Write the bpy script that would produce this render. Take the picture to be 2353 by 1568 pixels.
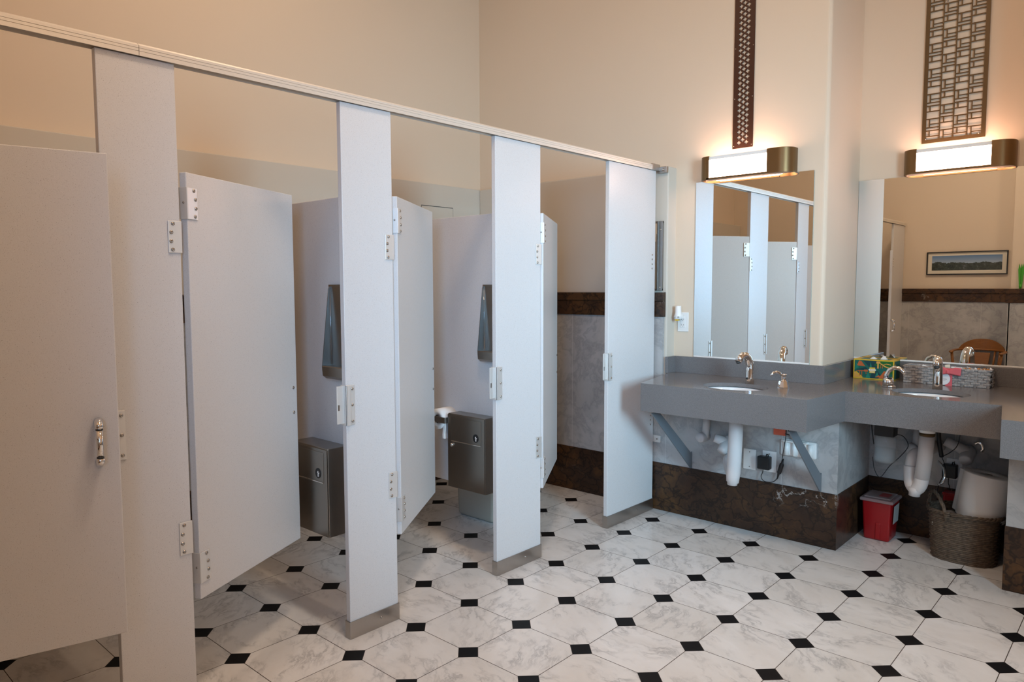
import bpy, bmesh, math, random
from mathutils import Vector, Matrix

for o in list(bpy.data.objects):
    bpy.data.objects.remove(o, do_unlink=True)
SC = bpy.context.scene
COL = SC.collection
random.seed(7)
pi = math.pi

# ------------------------------------------------------------------ camera, world, daylight, exposure
def make_camera():
    yaw, pitch, roll = 0.737022685, 0.0752499455, -0.00287683948
    f = Vector((-math.sin(yaw) * math.cos(pitch), math.cos(yaw) * math.cos(pitch), -math.sin(pitch)))
    r = f.cross(Vector((0, 0, 1))).normalized()
    u = r.cross(f)
    c, s = math.cos(roll), math.sin(roll)
    r2, u2 = c * r + s * u, -s * r + c * u
    cam = bpy.data.cameras.new('camera')
    o = bpy.data.objects.new('camera', cam)
    COL.objects.link(o)
    m = Matrix(((r2.x, u2.x, -f.x), (r2.y, u2.y, -f.y), (r2.z, u2.z, -f.z))).to_4x4()
    m.translation = Vector((2.21427114, -3.67972471, 1.38741128))
    o.matrix_world = m
    cam.sensor_fit = 'HORIZONTAL'
    cam.sensor_width = 36.0
    cam.lens = 36.0 * 1661.77911 / 2353.0
    cam.clip_start = 0.02
    cam.clip_end = 100
    SC.camera = o
make_camera()

w = bpy.data.worlds.new('World')
SC.world = w
w.use_nodes = True
w.node_tree.nodes['Background'].inputs[0].default_value = (0.55, 0.72, 1.0, 1)
w.node_tree.nodes['Background'].inputs[1].default_value = 0.3

def area(name, loc, direction, sx, sy, power, color):
    l = bpy.data.lights.new(name, 'AREA')
    l.shape = 'RECTANGLE'
    l.size, l.size_y = sx, sy
    l.energy = power
    l.color = color
    o = bpy.data.objects.new(name, l)
    COL.objects.link(o)
    o.location = loc
    o.rotation_euler = Vector(direction).to_track_quat('-Z', 'Y').to_euler()
    return o
WIN1 = dict(x0=1.3, x1=2.15, z0=1.0, z1=2.5)          # window in the wall behind the camera
WIN2 = dict(y0=-2.65, y1=-1.65, z0=1.0, z1=2.5)        # window in the wall to the right
area('daylight_behind', (1.725, -4.02, 1.75), (-0.55, 0.83, -0.17), 0.85, 1.5, 9.5, (0.30, 0.60, 1.0)).data.spread = math.radians(64)
area('daylight_right', (3.67, -2.15, 1.75), (-0.86, 0.50, -0.10), 0.8, 1.3, 38, (0.46, 0.77, 1.0)).data.spread = math.radians(80)

SC.view_settings.view_transform = 'Standard'
SC.view_settings.look = 'None'
SC.view_settings.gamma = 1.0
SC.view_settings.use_curve_mapping = False
SC.view_settings.exposure = 0.0
SC.cycles.max_bounces = 8
SC.cycles.diffuse_bounces = 5
SC.cycles.glossy_bounces = 5
SC.cycles.sample_clamp_indirect = 6.0
SC.cycles.caustics_reflective = False
SC.cycles.use_denoising = True
SC.cycles.use_adaptive_sampling = True
SC.cycles.adaptive_threshold = 0.015

# ------------------------------------------------------------------ materials
def mat(name, color, rough=0.5, metal=0.0, spec=0.5, coat=0.0, fn=None, trans=0.0, emit=None, estr=0.0, alpha=1.0):
    m = bpy.data.materials.new(name)
    m.use_nodes = True
    nt = m.node_tree
    b = nt.nodes['Principled BSDF']
    b.inputs['Base Color'].default_value = (*color, 1)
    b.inputs['Roughness'].default_value = rough
    b.inputs['Metallic'].default_value = metal
    b.inputs['Specular IOR Level'].default_value = spec
    b.inputs['Coat Weight'].default_value = coat
    b.inputs['Transmission Weight'].default_value = trans
    if emit:
        b.inputs['Emission Color'].default_value = (*emit, 1)
        b.inputs['Emission Strength'].default_value = estr
    if alpha < 1:
        b.inputs['Alpha'].default_value = alpha
    if fn:
        fn(NB(nt), b)
    return m

class NB:
    """small node-building helper"""
    def __init__(s, nt):
        s.nt = nt
    def n(s, t, **kw):
        x = s.nt.nodes.new(t)
        for k, v in kw.items():
            setattr(x, k, v)
        return x
    def link(s, a, b):
        s.nt.links.new(a, b)
    def set(s, sock, v):
        if hasattr(v, 'is_output'):
            s.link(v, sock)
        else:
            sock.default_value = v
    def pos(s):
        return s.n('ShaderNodeNewGeometry').outputs['Position']
    def obj(s):
        return s.n('ShaderNodeTexCoord').outputs['Object']
    def math(s, op, a, b=None, c=None):
        x = s.n('ShaderNodeMath', operation=op)
        s.set(x.inputs[0], a)
        if b is not None: s.set(x.inputs[1], b)
        if c is not None: s.set(x.inputs[2], c)
        return x.outputs[0]
    def vmath(s, op, a, b=None):
        x = s.n('ShaderNodeVectorMath', operation=op)
        s.set(x.inputs[0], a)
        if b is not None: s.set(x.inputs[1], b)
        return x.outputs[0]
    def sep(s, v):
        x = s.n('ShaderNodeSeparateXYZ'); s.link(v, x.inputs[0]); return x.outputs
    def comb(s, x, y, z):
        c = s.n('ShaderNodeCombineXYZ')
        for i, v in enumerate((x, y, z)): s.set(c.inputs[i], v)
        return c.outputs[0]
    def noise(s, v, scale, detail=4, rough=0.5, dist=0.0, out='Fac'):
        x = s.n('ShaderNodeTexNoise')
        if v is not None: s.link(v, x.inputs['Vector'])
        x.inputs['Scale'].default_value = scale
        x.inputs['Detail'].default_value = detail
        x.inputs['Roughness'].default_value = rough
        x.inputs['Distortion'].default_value = dist
        return x.outputs[out]
    def white(s, v, out='Color'):
        x = s.n('ShaderNodeTexWhiteNoise', noise_dimensions='3D'); s.link(v, x.inputs['Vector']); return x.outputs[out]
    def ramp(s, f, stops, interp='LINEAR'):
        x = s.n('ShaderNodeValToRGB')
        s.link(f, x.inputs[0])
        cr = x.color_ramp
        cr.interpolation = interp
        while len(cr.elements) < len(stops): cr.elements.new(0.5)
        for e, (p, c) in zip(cr.elements, stops):
            e.position = p
            e.color = (c, c, c, 1) if not hasattr(c, '__len__') else (*c, 1)
        return x.outputs[0]
    def mix(s, f, a, b, mode='MIX'):
        x = s.n('ShaderNodeMix', data_type='RGBA', blend_type=mode)
        s.set(x.inputs[0], f)
        s.set(x.inputs[6], a if hasattr(a, 'is_output') else (*a, 1))
        s.set(x.inputs[7], b if hasattr(b, 'is_output') else (*b, 1))
        return x.outputs[2]
    def bump(s, b, h, strength=0.2, dist=0.01):
        x = s.n('ShaderNodeBump')
        x.inputs['Strength'].default_value = strength
        x.inputs['Distance'].default_value = dist
        s.link(h, x.inputs['Height'])
        s.link(x.outputs[0], b.inputs['Normal'])

MT = {}
def f_plaster(N, b):
    p = N.pos()
    N.link(N.mix(N.noise(p, 1.2, 3), (0.71, 0.585, 0.455), (0.74, 0.615, 0.485)), b.inputs['Base Color'])
    N.bump(b, N.noise(p, 240, 3), 0.05, 0.002)
MT['plaster'] = mat('cream_wall_paint', (0.8, 0.75, 0.67), 0.55, fn=f_plaster, spec=0.3)
def f_grey(N, b):  # furred-out stall walls, toned greyer than the wall above them
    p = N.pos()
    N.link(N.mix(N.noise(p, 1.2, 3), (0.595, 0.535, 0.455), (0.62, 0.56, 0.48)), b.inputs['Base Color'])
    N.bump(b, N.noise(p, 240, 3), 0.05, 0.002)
MT['grey_wall'] = mat('grey_cream_wall', (0.61, 0.57, 0.52), 0.5, fn=f_grey, spec=0.3)
MT['ceiling'] = mat('ceiling_paint', (0.85, 0.82, 0.76), 0.8)
MT['white_paint'] = mat('white_trim_paint', (0.85, 0.83, 0.8), 0.45)

def f_panel(N, b):
    p = N.pos()
    sp = N.ramp(N.noise(p, 560, 2, 0.6), [(0.0, 1.0), (0.30, 1.0), (0.36, 0.0), (1.0, 0.0)])
    sp2 = N.ramp(N.noise(N.vmath('ADD', p, (7.1, 3.3, 1.7)), 620, 1, 0.5), [(0.0, 0.0), (0.62, 0.0), (0.70, 1.0), (1.0, 1.0)])
    c = N.mix(sp, (0.67, 0.655, 0.65), (0.30, 0.27, 0.26))
    c = N.mix(N.math('MULTIPLY', sp2, 0.5), c, (0.80, 0.79, 0.78))
    N.link(c, b.inputs['Base Color'])
MT['panel'] = mat('speckled_grey_laminate', (0.66, 0.65, 0.65), 0.33, fn=f_panel, spec=0.45)

def f_carrara(N, b):
    p = N.pos()
    d = N.vmath('ADD', p, N.vmath('SCALE', N.noise(p, 3.0, 4, 0.6, out='Color'), None)) if False else p
    warp = N.noise(p, 2.2, 4, 0.6, 0.4, out='Color')
    x = N.n('ShaderNodeVectorMath', operation='SCALE'); N.link(warp, x.inputs[0]); x.inputs['Scale'].default_value = 0.55
    q = N.vmath('ADD', p, x.outputs[0])
    v = N.noise(q, 4.5, 6, 0.62)
    vein = N.ramp(N.math('ABSOLUTE', N.math('SUBTRACT', v, 0.5)), [(0.0, 1.0), (0.012, 0.75), (0.06, 0.15), (0.14, 0.0)])
    cloud = N.ramp(N.noise(q, 2.6, 5, 0.6), [(0.3, 0.0), (0.7, 1.0)])
    base = N.mix(cloud, (0.37, 0.36, 0.35), (0.52, 0.505, 0.495))
    c = N.mix(N.math('MULTIPLY', vein, 0.45), base, (0.20, 0.20, 0.21))
    # slab joints every 0.72 m along both walls
    s = N.sep(p)
    jx = N.math('ABSOLUTE', N.math('SUBTRACT', N.math('FRACT', N.math('DIVIDE', N.math('ADD', s[0], 3.995), 0.72)), 0.5))
    jl = N.math('LESS_THAN', jx, 0.0022)
    N.link(N.mix(N.math('MULTIPLY', jl, 0.6), c, (0.66, 0.65, 0.63)), b.inputs['Base Color'])
MT['marble'] = mat('grey_white_marble', (0.6, 0.6, 0.6), 0.28, fn=f_carrara)

def f_brown(N, b):
    p = N.pos()
    x = N.n('ShaderNodeVectorMath', operation='SCALE'); N.link(N.noise(p, 5, 4, 0.6, out='Color'), x.inputs[0]); x.inputs['Scale'].default_value = 0.28
    q = N.vmath('ADD', p, x.outputs[0])
    q2 = N.vmath('MULTIPLY', q, (1.0, 1.0, 2.1))
    vo = N.n('ShaderNodeTexVoronoi', feature='DISTANCE_TO_EDGE'); N.link(q2, vo.inputs['Vector']); vo.inputs['Scale'].default_value = 9.5
    dark = N.ramp(vo.outputs['Distance'], [(0.0, 1.0), (0.035, 0.75), (0.09, 0.0)])
    cl = N.ramp(N.noise(q, 4.2, 6, 0.65), [(0.30, (0.026, 0.012, 0.007)), (0.48, (0.056, 0.025, 0.012)), (0.62, (0.115, 0.050, 0.016)), (0.74, (0.150, 0.072, 0.024)), (0.85, (0.075, 0.05, 0.035))])
    fine = N.noise(q, 40, 4, 0.7)
    c = N.mix(N.math('MULTIPLY', fine, 0.5), cl, (0.04, 0.03, 0.025))
    c = N.mix(N.math('MULTIPLY', dark, 0.75), c, (0.010, 0.008, 0.007))
    v = N.noise(N.vmath('ADD', q, (3.3, 1.2, 0.4)), 3.0, 5, 0.7)
    wv = N.ramp(N.math('ABSOLUTE', N.math('SUBTRACT', v, 0.5)), [(0.0, 1.0), (0.006, 0.9), (0.012, 0.0)])
    gate = N.ramp(N.noise(p, 2.6, 2), [(0.61, 0.0), (0.68, 1.0)])
    c = N.mix(N.math('MULTIPLY', wv, N.math('MULTIPLY', gate, 0.6)), c, (0.55, 0.50, 0.46))
    N.link(c, b.inputs['Base Color'])
MT['brown'] = mat('brown_forest_marble', (0.06, 0.03, 0.02), 0.3, fn=f_brown, spec=0.3)

TS = 0.3048
def f_floor(N, b):
    p = N.pos()
    s = N.sep(p)
    u = N.math('DIVIDE', s[0], TS); v = N.math('DIVIDE', s[1], TS)
    fu = N.math('ABSOLUTE', N.math('SUBTRACT', N.math('FRACT', N.math('ADD', u, 0.5)), 0.5))
    fv = N.math('ABSOLUTE', N.math('SUBTRACT', N.math('FRACT', N.math('ADD', v, 0.5)), 0.5))
    man = N.math('ADD', fu, fv)
    dot = N.math('LESS_THAN', man, 0.168)
    ring = N.math('LESS_THAN', man, 0.176)
    g = 0.0050
    grid = N.math('MAXIMUM', N.math('LESS_THAN', fu, g), N.math('LESS_THAN', fv, g))
    grout = N.math('MAXIMUM', grid, ring)
    tid = N.comb(N.math('FLOOR', u), N.math('FLOOR', v), 0.0)
    rnd = N.white(tid)
    x = N.n('ShaderNodeVectorMath', operation='SCALE'); N.link(rnd, x.inputs[0]); x.inputs['Scale'].default_value = 11.0
    q0 = N.vmath('ADD', p, x.outputs[0])
    # each slab's veining runs its own way
    rr = N.n('ShaderNodeVectorRotate', rotation_type='Z_AXIS'); N.link(q0, rr.inputs['Vector'])
    N.link(N.math('MULTIPLY_ADD', N.sep(rnd)[2], 1.6, -0.2), rr.inputs['Angle'])
    y = N.n('ShaderNodeVectorMath', operation='SCALE'); N.link(N.noise(rr.outputs[0], 5, 4, 0.6, out='Color'), y.inputs[0]); y.inputs['Scale'].default_value = 0.16
    q = N.vmath('MULTIPLY', N.vmath('ADD', rr.outputs[0], y.outputs[0]), (0.9, 2.6, 1.0))
    vn = N.noise(q, 5.0, 6, 0.62)
    vein = N.ramp(N.math('ABSOLUTE', N.math('SUBTRACT', vn, 0.5)), [(0.0, 1.0), (0.01, 0.7), (0.045, 0.2), (0.10, 0.0)])
    gate = N.ramp(N.noise(q0, 5.5, 3, 0.6), [(0.42, 0.0), (0.62, 1.0)])
    cloud = N.ramp(N.noise(q, 3.0, 5, 0.6), [(0.3, 0.0), (0.7, 1.0)])
    base = N.mix(cloud, (0.74, 0.72, 0.70), (0.84, 0.83, 0.825))
    tone = N.mix(N.white(tid, 'Value'), (0.92, 0.91, 0.89), (1.0, 1.0, 1.0))
    base = N.mix(1.0, base, tone, 'MULTIPLY')
    c = N.mix(N.math('MULTIPLY', N.math('MULTIPLY', vein, gate), 0.62), base, (0.30, 0.295, 0.30))
    c = N.mix(grout, c, (0.075, 0.06, 0.05))
    c = N.mix(dot, c, (0.006, 0.006, 0.007))
    N.link(c, b.inputs['Base Color'])
    N.link(N.math('MULTIPLY_ADD', dot, -0.2, 0.32), b.inputs['Specular IOR Level'])
    rg = N.math('MULTIPLY_ADD', N.noise(p, 30, 3), 0.08, 0.13)
    N.link(N.math('MULTIPLY_ADD', grout, 0.3, rg), b.inputs['Roughness'])
MT['floor'] = mat('octagon_and_dot_marble_tile', (0.7, 0.7, 0.7), 0.18, fn=f_floor, spec=0.32)

def f_quartz(N, b):
    p = N.pos()
    sp = N.noise(p, 520, 2, 0.6)
    N.link(N.mix(N.ramp(sp, [(0.35, 0.0), (0.65, 1.0)]), (0.135, 0.128, 0.128), (0.205, 0.195, 0.195)), b.inputs['Base Color'])
MT['quartz'] = mat('grey_quartz', (0.17, 0.16, 0.16), 0.16, fn=f_quartz)

def f_steel(N, b):
    p = N.obj()
    st = N.noise(N.vmath('MULTIPLY', p, (4, 4, 260)), 3.0, 3, 0.6)
    N.link(N.math('MULTIPLY_ADD', st, 0.16, 0.24), b.inputs['Roughness'])
MT['steel'] = mat('brushed_stainless', (0.33, 0.31, 0.285), 0.3, 1.0, fn=f_steel)
MT['shoe_steel'] = mat('satin_stainless', (0.46, 0.43, 0.40), 0.3, 1.0, fn=f_steel)
MT['alu'] = mat('satin_aluminium', (0.80, 0.78, 0.75), 0.42, 0.55)
MT['rail'] = mat('anodised_rail', (0.78, 0.72, 0.64), 0.42, 0.35)
MT['rail_dark'] = mat('rail_channel_shadow_gap', (0.10, 0.095, 0.09), 0.6, 0.3)
MT['chrome'] = mat('chrome', (0.82, 0.80, 0.78), 0.06, 1.0)
MT['screw'] = mat('steel_screw', (0.42, 0.38, 0.34), 0.25, 1.0)
MT['bronze'] = mat('antique_bronze', (0.205, 0.125, 0.055), 0.38, 0.85)
MT['rust'] = mat('dark_copper_patina', (0.060, 0.022, 0.012), 0.45, 0.35)
MT['brass'] = mat('aged_brass', (0.095, 0.055, 0.020), 0.45, 0.5)
MT['mirror'] = mat('mirror_glass', (0.86, 0.885, 0.865), 0.0, 1.0)
MT['mirror_edge'] = mat('mirror_edge', (0.35, 0.42, 0.40), 0.15)
MT['diffuser'] = mat('lit_acrylic', (1, 0.95, 0.88), 0.4, emit=(1.0, 0.60, 0.44), estr=17.0)
MT['lamp'] = mat('lit_lamp_glass', (1, 0.95, 0.88), 0.4, emit=(1.0, 0.755, 0.55), estr=58.0)
MT['porcelain'] = mat('white_porcelain', (0.80, 0.80, 0.80), 0.1, coat=0.3)
MT['pvc'] = mat('white_vinyl_pipe_cover', (0.64, 0.61, 0.60), 0.45)
MT['plastic_white'] = mat('white_plastic', (0.80, 0.79, 0.77), 0.35)
MT['plastic_black'] = mat('black_plastic', (0.010, 0.010, 0.011), 0.4)
MT['slot'] = mat('dark_slot', (0.03, 0.03, 0.03), 0.6)
MT['bracket'] = mat('painted_steel_bracket', (0.15, 0.17, 0.19), 0.45, 0.0)
MT['beige'] = mat('beige_plastic', (0.46, 0.42, 0.35), 0.5)
MT['red'] = mat('red_plastic', (0.30, 0.005, 0.008), 0.35)
MT['red_orange'] = mat('red_orange_plastic', (0.60, 0.10, 0.05), 0.4)
MT['lid'] = mat('translucent_lid', (0.42, 0.32, 0.31), 0.3, alpha=0.55)
MT['clear'] = mat('clear_plastic', (0.75, 0.80, 0.82), 0.05, alpha=0.24)
MT['soap'] = mat('soap_liquid', (0.55, 0.60, 0.62), 0.1, alpha=0.22)
MT['label'] = mat('pale_label', (0.45, 0.45, 0.44), 0.6)
MT['paper'] = mat('white_paper', (0.80, 0.78, 0.76), 0.85)
MT['card'] = mat('cardboard_core', (0.16, 0.12, 0.09), 0.9)
MT['pink'] = mat('coral_pink_ribbon', (0.70, 0.13, 0.15), 0.6)
MT['tag'] = mat('white_gift_tag', (0.82, 0.82, 0.84), 0.6)
MT['ink'] = mat('grey_ink', (0.35, 0.30, 0.33), 0.7)
MT['yellow'] = mat('box_yellow', (0.70, 0.46, 0.03), 0.5)
MT['teal'] = mat('box_teal', (0.006, 0.115, 0.085), 0.5)
MT['teal_dark'] = mat('box_dark_teal', (0.003, 0.045, 0.055), 0.5)
MT['green'] = mat('box_green', (0.010, 0.13, 0.020), 0.5)
MT['teal_light'] = mat('box_light_teal', (0.010, 0.20, 0.13), 0.5)
MT['orange'] = mat('box_orange', (0.52, 0.12, 0.03), 0.5)
MT['tan'] = mat('box_tan', (0.68, 0.36, 0.08), 0.5)
MT['candy_wrap'] = mat('candy_wrapper', (0.75, 0.72, 0.70), 0.25)
MT['candy'] = mat('brown_candy', (0.42, 0.16, 0.03), 0.3)
def f_weave(N, b):
    p = N.obj()
    n = N.noise(p, 90, 3, 0.6)
    N.link(N.mix(N.ramp(n, [(0.3, 0.0), (0.7, 1.0)]), (0.20, 0.18, 0.17), (0.46, 0.43, 0.41)), b.inputs['Base Color'])
MT['greyweave'] = mat('grey_paper_weave', (0.35, 0.33, 0.32), 0.7, fn=f_weave)
def f_wicker(N, b):
    p = N.obj()
    n = N.noise(p, 60, 3, 0.6)
    N.link(N.mix(N.ramp(n, [(0.3, 0.0), (0.7, 1.0)]), (0.055, 0.036, 0.024), (0.15, 0.105, 0.07)), b.inputs['Base Color'])
MT['wicker'] = mat('brown_wicker', (0.1, 0.07, 0.05), 0.65, fn=f_wicker)
def f_wood(N, b):
    p = N.obj()
    n = N.noise(N.vmath('MULTIPLY', p, (3, 3, 26)), 5, 4, 0.6)
    N.link(N.mix(n, (0.17, 0.060, 0.012), (0.34, 0.135, 0.030)), b.inputs['Base Color'])
MT['wood'] = mat('oak_wood', (0.3, 0.12, 0.03), 0.35, fn=f_wood)
MT['frame_black'] = mat('black_frame', (0.012, 0.010, 0.010), 0.35)
MT['mat_board'] = mat('cream_mat_board', (0.72, 0.66, 0.55), 0.8)
def f_picture(N, b):
    s = N.sep(N.obj())
    n = N.noise(N.obj(), 9, 5, 0.65)
    ridge = N.math('MULTIPLY_ADD', n, 0.10, -0.045)
    sky = N.math('GREATER_THAN', s[2], ridge)
    skyc = N.ramp(N.math('MULTIPLY_ADD', s[2], 6.0, 0.5), [(0.3, (0.42, 0.50, 0.60)), (1.0, (0.10, 0.20, 0.38))])
    land = N.ramp(N.noise(N.obj(), 30, 5, 0.7), [(0.35, (0.012, 0.018, 0.014)), (0.6, (0.05, 0.06, 0.045)), (0.8, (0.24, 0.25, 0.26))])
    N.link(N.mix(sky, land, skyc), b.inputs['Base Color'])
MT['picture'] = mat('landscape_print', (0.2, 0.25, 0.3), 0.3, fn=f_picture)
MT['leaf'] = mat('bright_green_leaf', (0.06, 0.34, 0.02), 0.5)
MT['pane'] = None
def make_pane():
    m = bpy.data.materials.new('window_pane')
    m.use_nodes = True
    N = NB(m.node_tree)
    out = m.node_tree.nodes['Material Output']
    t = N.n('ShaderNodeBsdfTransparent'); g = N.n('ShaderNodeBsdfGlossy')
    g.inputs['Roughness'].default_value = 0.02
    mx = N.n('ShaderNodeMixShader'); mx.inputs[0].default_value = 0.06
    N.link(t.outputs[0], mx.inputs[1]); N.link(g.outputs[0], mx.inputs[2]); N.link(mx.outputs[0], out.inputs['Surface'])
    return m
MT['pane'] = make_pane()

# ------------------------------------------------------------------ mesh helpers
class MB:
    """collects shapes, then links them as one mesh object"""
    def __init__(s):
        s.bm = bmesh.new()
        s.mats = []
    def mi(s, m):
        m = MT[m] if isinstance(m, str) else m
        if m not in s.mats: s.mats.append(m)
        return s.mats.index(m)
    def _take(s, tmp, m, smooth=False, mtx=None):
        if mtx is not None: bmesh.ops.transform(tmp, matrix=mtx, verts=tmp.verts)
        bmesh.ops.recalc_face_normals(tmp, faces=tmp.faces)
        i = s.mi(m)
        vm = {}
        for v in tmp.verts: vm[v] = s.bm.verts.new(v.co)
        for f in tmp.faces:
            try: nf = s.bm.faces.new([vm[v] for v in f.verts])
            except ValueError: continue
            nf.material_index = i
            nf.smooth = smooth
        tmp.free()
        return s
    def box(s, x0, x1, y0, y1, z0, z1, m, bev=0.0, seg=2, mtx=None, smooth=False):
        t = bmesh.new()
        bmesh.ops.create_cube(t, size=1.0)
        for v in t.verts:
            v.co = Vector(((x0 + x1) / 2 + v.co.x * (x1 - x0), (y0 + y1) / 2 + v.co.y * (y1 - y0), (z0 + z1) / 2 + v.co.z * (z1 - z0)))
        if bev > 0:
            bmesh.ops.bevel(t, geom=list(t.edges), offset=bev, segments=seg, affect='EDGES', profile=0.5)
        return s._take(t, m, smooth, mtx)
    def poly(s, pts, m, mtx=None):
        t = bmesh.new()
        t.faces.new([t.verts.new(p) for p in pts])
        i = s.mi(m)
        if mtx is not None: bmesh.ops.transform(t, matrix=mtx, verts=t.verts)
        vs = [s.bm.verts.new(v.co) for v in t.verts]
        f = s.bm.faces.new(vs); f.material_index = i
        t.free()
        return s
    def prism(s, pts2, a0, a1, axis, m, holes=(), bev=0.0, smooth=False, mtx=None):
        """extrude a 2-D outline along an axis: axis 'z' pts=(x,y); 'y' pts=(x,z); 'x' pts=(y,z)"""
        t = bmesh.new()
        def P(a, b, c):
            return {'z': (a, b, c), 'y': (a, c, b), 'x': (c, a, b)}[axis]
        edges = []
        for loop in [pts2] + list(holes):
            vs = [t.verts.new(P(p[0], p[1], a0)) for p in loop]
            for k in range(len(vs)): edges.append(t.edges.new((vs[k], vs[(k + 1) % len(vs)])))
        if holes:
            r = bmesh.ops.triangle_fill(t, use_beauty=True, use_dissolve=False, edges=edges)
            fs = [g for g in r['geom'] if isinstance(g, bmesh.types.BMFace)]
        else:
            fs = [t.faces.new([e.verts[0] for e in edges])] if False else [t.faces.new(list(t.verts))]
        ex = bmesh.ops.extrude_face_region(t, geom=fs)
        d = Vector(P(0, 0, a1 - a0))
        for g in ex['geom']:
            if isinstance(g, bmesh.types.BMVert): g.co += d
        if bev > 0:
            bmesh.ops.recalc_face_normals(t, faces=t.faces)
            es = [e for e in t.edges if len(e.link_faces) == 2 and e.calc_face_angle(0) > 0.5]
            bmesh.ops.bevel(t, geom=es, offset=bev, segments=2, affect='EDGES', profile=0.5)
        return s._take(t, m, smooth, mtx)
    def tube(s, path, radii, m, seg=16, caps=True, smooth=True, flat=1.0, mtx=None):
        """round tube along points; radii number or list; flat squashes the second cross axis"""
        path = [Vector(p) for p in path]
        if not hasattr(radii, '__len__'): radii = [radii] * len(path)
        t = bmesh.new()
        rings = []
        up = None
        for k, p in enumerate(path):
            if k == 0: d = path[1] - path[0]
            elif k == len(path) - 1: d = path[-1] - path[-2]
            else: d = (path[k + 1] - p).normalized() + (p - path[k - 1]).normalized()
            d.normalize()
            if up is None:
                a = Vector((1, 0, 0)) if abs(d.x) < 0.8 else Vector((0, 1, 0))
                e1 = (a - d * a.dot(d)).normalized()
            else:
                e1 = (up - d * up.dot(d)).normalized()
            up = e1
            e2 = d.cross(e1)
            rings.append([t.verts.new(p + (e1 * math.cos(q) + e2 * math.sin(q) * flat) * radii[k]) for q in [2 * pi * j / seg for j in range(seg)]])
        for a, b in zip(rings[:-1], rings[1:]):
            for j in range(seg): t.faces.new((a[j], a[(j + 1) % seg], b[(j + 1) % seg], b[j]))
        if caps:
            t.faces.new(rings[0][::-1]); t.faces.new(rings[-1])
        return s._take(t, m, smooth, mtx)
    def lathe(s, prof, m, cx=0, cy=0, seg=32, sx=1.0, sy=1.0, smooth=True, mtx=None, cap=True):
        """revolve (r, z) profile about vertical axis"""
        t = bmesh.new()
        rings = [[t.verts.new((cx + r * sx * math.cos(2 * pi * j / seg), cy + r * sy * math.sin(2 * pi * j / seg), z)) for j in range(seg)] for r, z in prof]
        for a, b in zip(rings[:-1], rings[1:]):
            for j in range(seg): t.faces.new((a[j], a[(j + 1) % seg], b[(j + 1) % seg], b[j]))
        if cap:
            if prof[0][0] > 1e-6: t.faces.new(rings[0][::-1])
            if prof[-1][0] > 1e-6: t.faces.new(rings[-1])
        bmesh.ops.remove_doubles(t, verts=t.verts, dist=1e-6)
        return s._take(t, m, smooth, mtx)
    def dome(s, c, n, r, m, seg=10):
        """screw head: low dome at c facing n"""
        n = Vector(n).normalized()
        q = Vector((0, 0, 1)).rotation_difference(n).to_matrix().to_4x4()
        q.translation = Vector(c)
        return s.lathe([(r, 0), (r * 0.95, r * 0.25), (r * 0.7, r * 0.5), (r * 0.3, r * 0.62), (r*0.28, r*0.4), (0.0, r * 0.4)], m, seg=seg, mtx=q)
    def build(s, name, parent=None, org=None):
        """mesh coordinates are parent-local; org (world) is used for a thing that is one mesh"""
        if name in SPLIT and parent is not None:
            return s.build_split(name, parent)
        if org is not None:
            bmesh.ops.translate(s.bm, verts=s.bm.verts, vec=-Vector(org))
        me = bpy.data.meshes.new(name)
        s.bm.to_mesh(me)
        s.bm.free()
        for m in s.mats: me.materials.append(m)
        o = bpy.data.objects.new(name, me)
        COL.objects.link(o)
        if parent is not None: o.parent = parent
        if org is not None: o.location = org
        return o

def _islands(bm):
    seen = set(); out = []
    for v in bm.verts:
        if v in seen: continue
        st = [v]; seen.add(v); isl = []
        while st:
            a = st.pop(); isl.append(a)
            for e in a.link_edges:
                b = e.other_vert(a)
                if b not in seen: seen.add(b); st.append(b)
        out.append(isl)
    return out
SPLIT = {'screw', 'edge', 'handle_ring', 'wall_bracket', 'rib', 'tissue', 'vent', 'wrapper', 'leaf_blade'}
def _build_split(s, name, parent):
    """every separate piece becomes a mesh object of its own"""
    isl = _islands(s.bm)
    if len(isl) == 1:
        n, SPLIT_off = name, SPLIT.discard(name)
        o = s.build(name, parent); SPLIT.add(n)
        return o
    o = None
    for group in isl:
        m = MB(); m.mats = list(s.mats)
        vm = {v: m.bm.verts.new(v.co) for v in group}
        for f in {f for v in group for f in v.link_faces}:
            nf = m.bm.faces.new([vm[v] for v in f.verts]); nf.material_index = f.material_index; nf.smooth = f.smooth
        SPLIT.discard(name); o = m.build(name, parent); SPLIT.add(name)
    s.bm.free()
    return o
MB.build_split = _build_split

def tag(o, label, cat, group=None, kind='thing'):
    o['label'] = label; o['category'] = cat; o['kind'] = kind
    if group: o['group'] = group
    return o
def thing(name, loc, label, cat, group=None, rotz=0.0):
    o = bpy.data.objects.new(name, None)
    o.empty_display_size = 0.1
    COL.objects.link(o)
    o.location = loc; o.rotation_euler = (0, 0, rotz)
    return tag(o, label, cat, group)
def struct(o):
    o['kind'] = 'structure'
    return o
def copy_tree(o, parent=None):
    c = o.copy(); COL.objects.link(c)
    if parent is not None: c.parent = parent
    for ch in list(o.children): copy_tree(ch, c)
    return c

# ------------------------------------------------------------------ the room
XP = -0.112            # front face of the partition line
Y1, Y2, YE = 0.313, 0.84, 0.22
YF, YFP = -4.06, -3.86
XB, XBL = -1.735, -1.65
XR, HC = 3.5, 4.0
ZC = 0.857

struct(MB().box(-1.95, 3.8, -4.4, 1.2, -0.12, 0.0, 'floor').build('floor'))
struct(MB().box(-1.95, 3.8, -4.4, 1.2, HC, HC + 0.1, 'ceiling').build('ceiling'))
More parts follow.
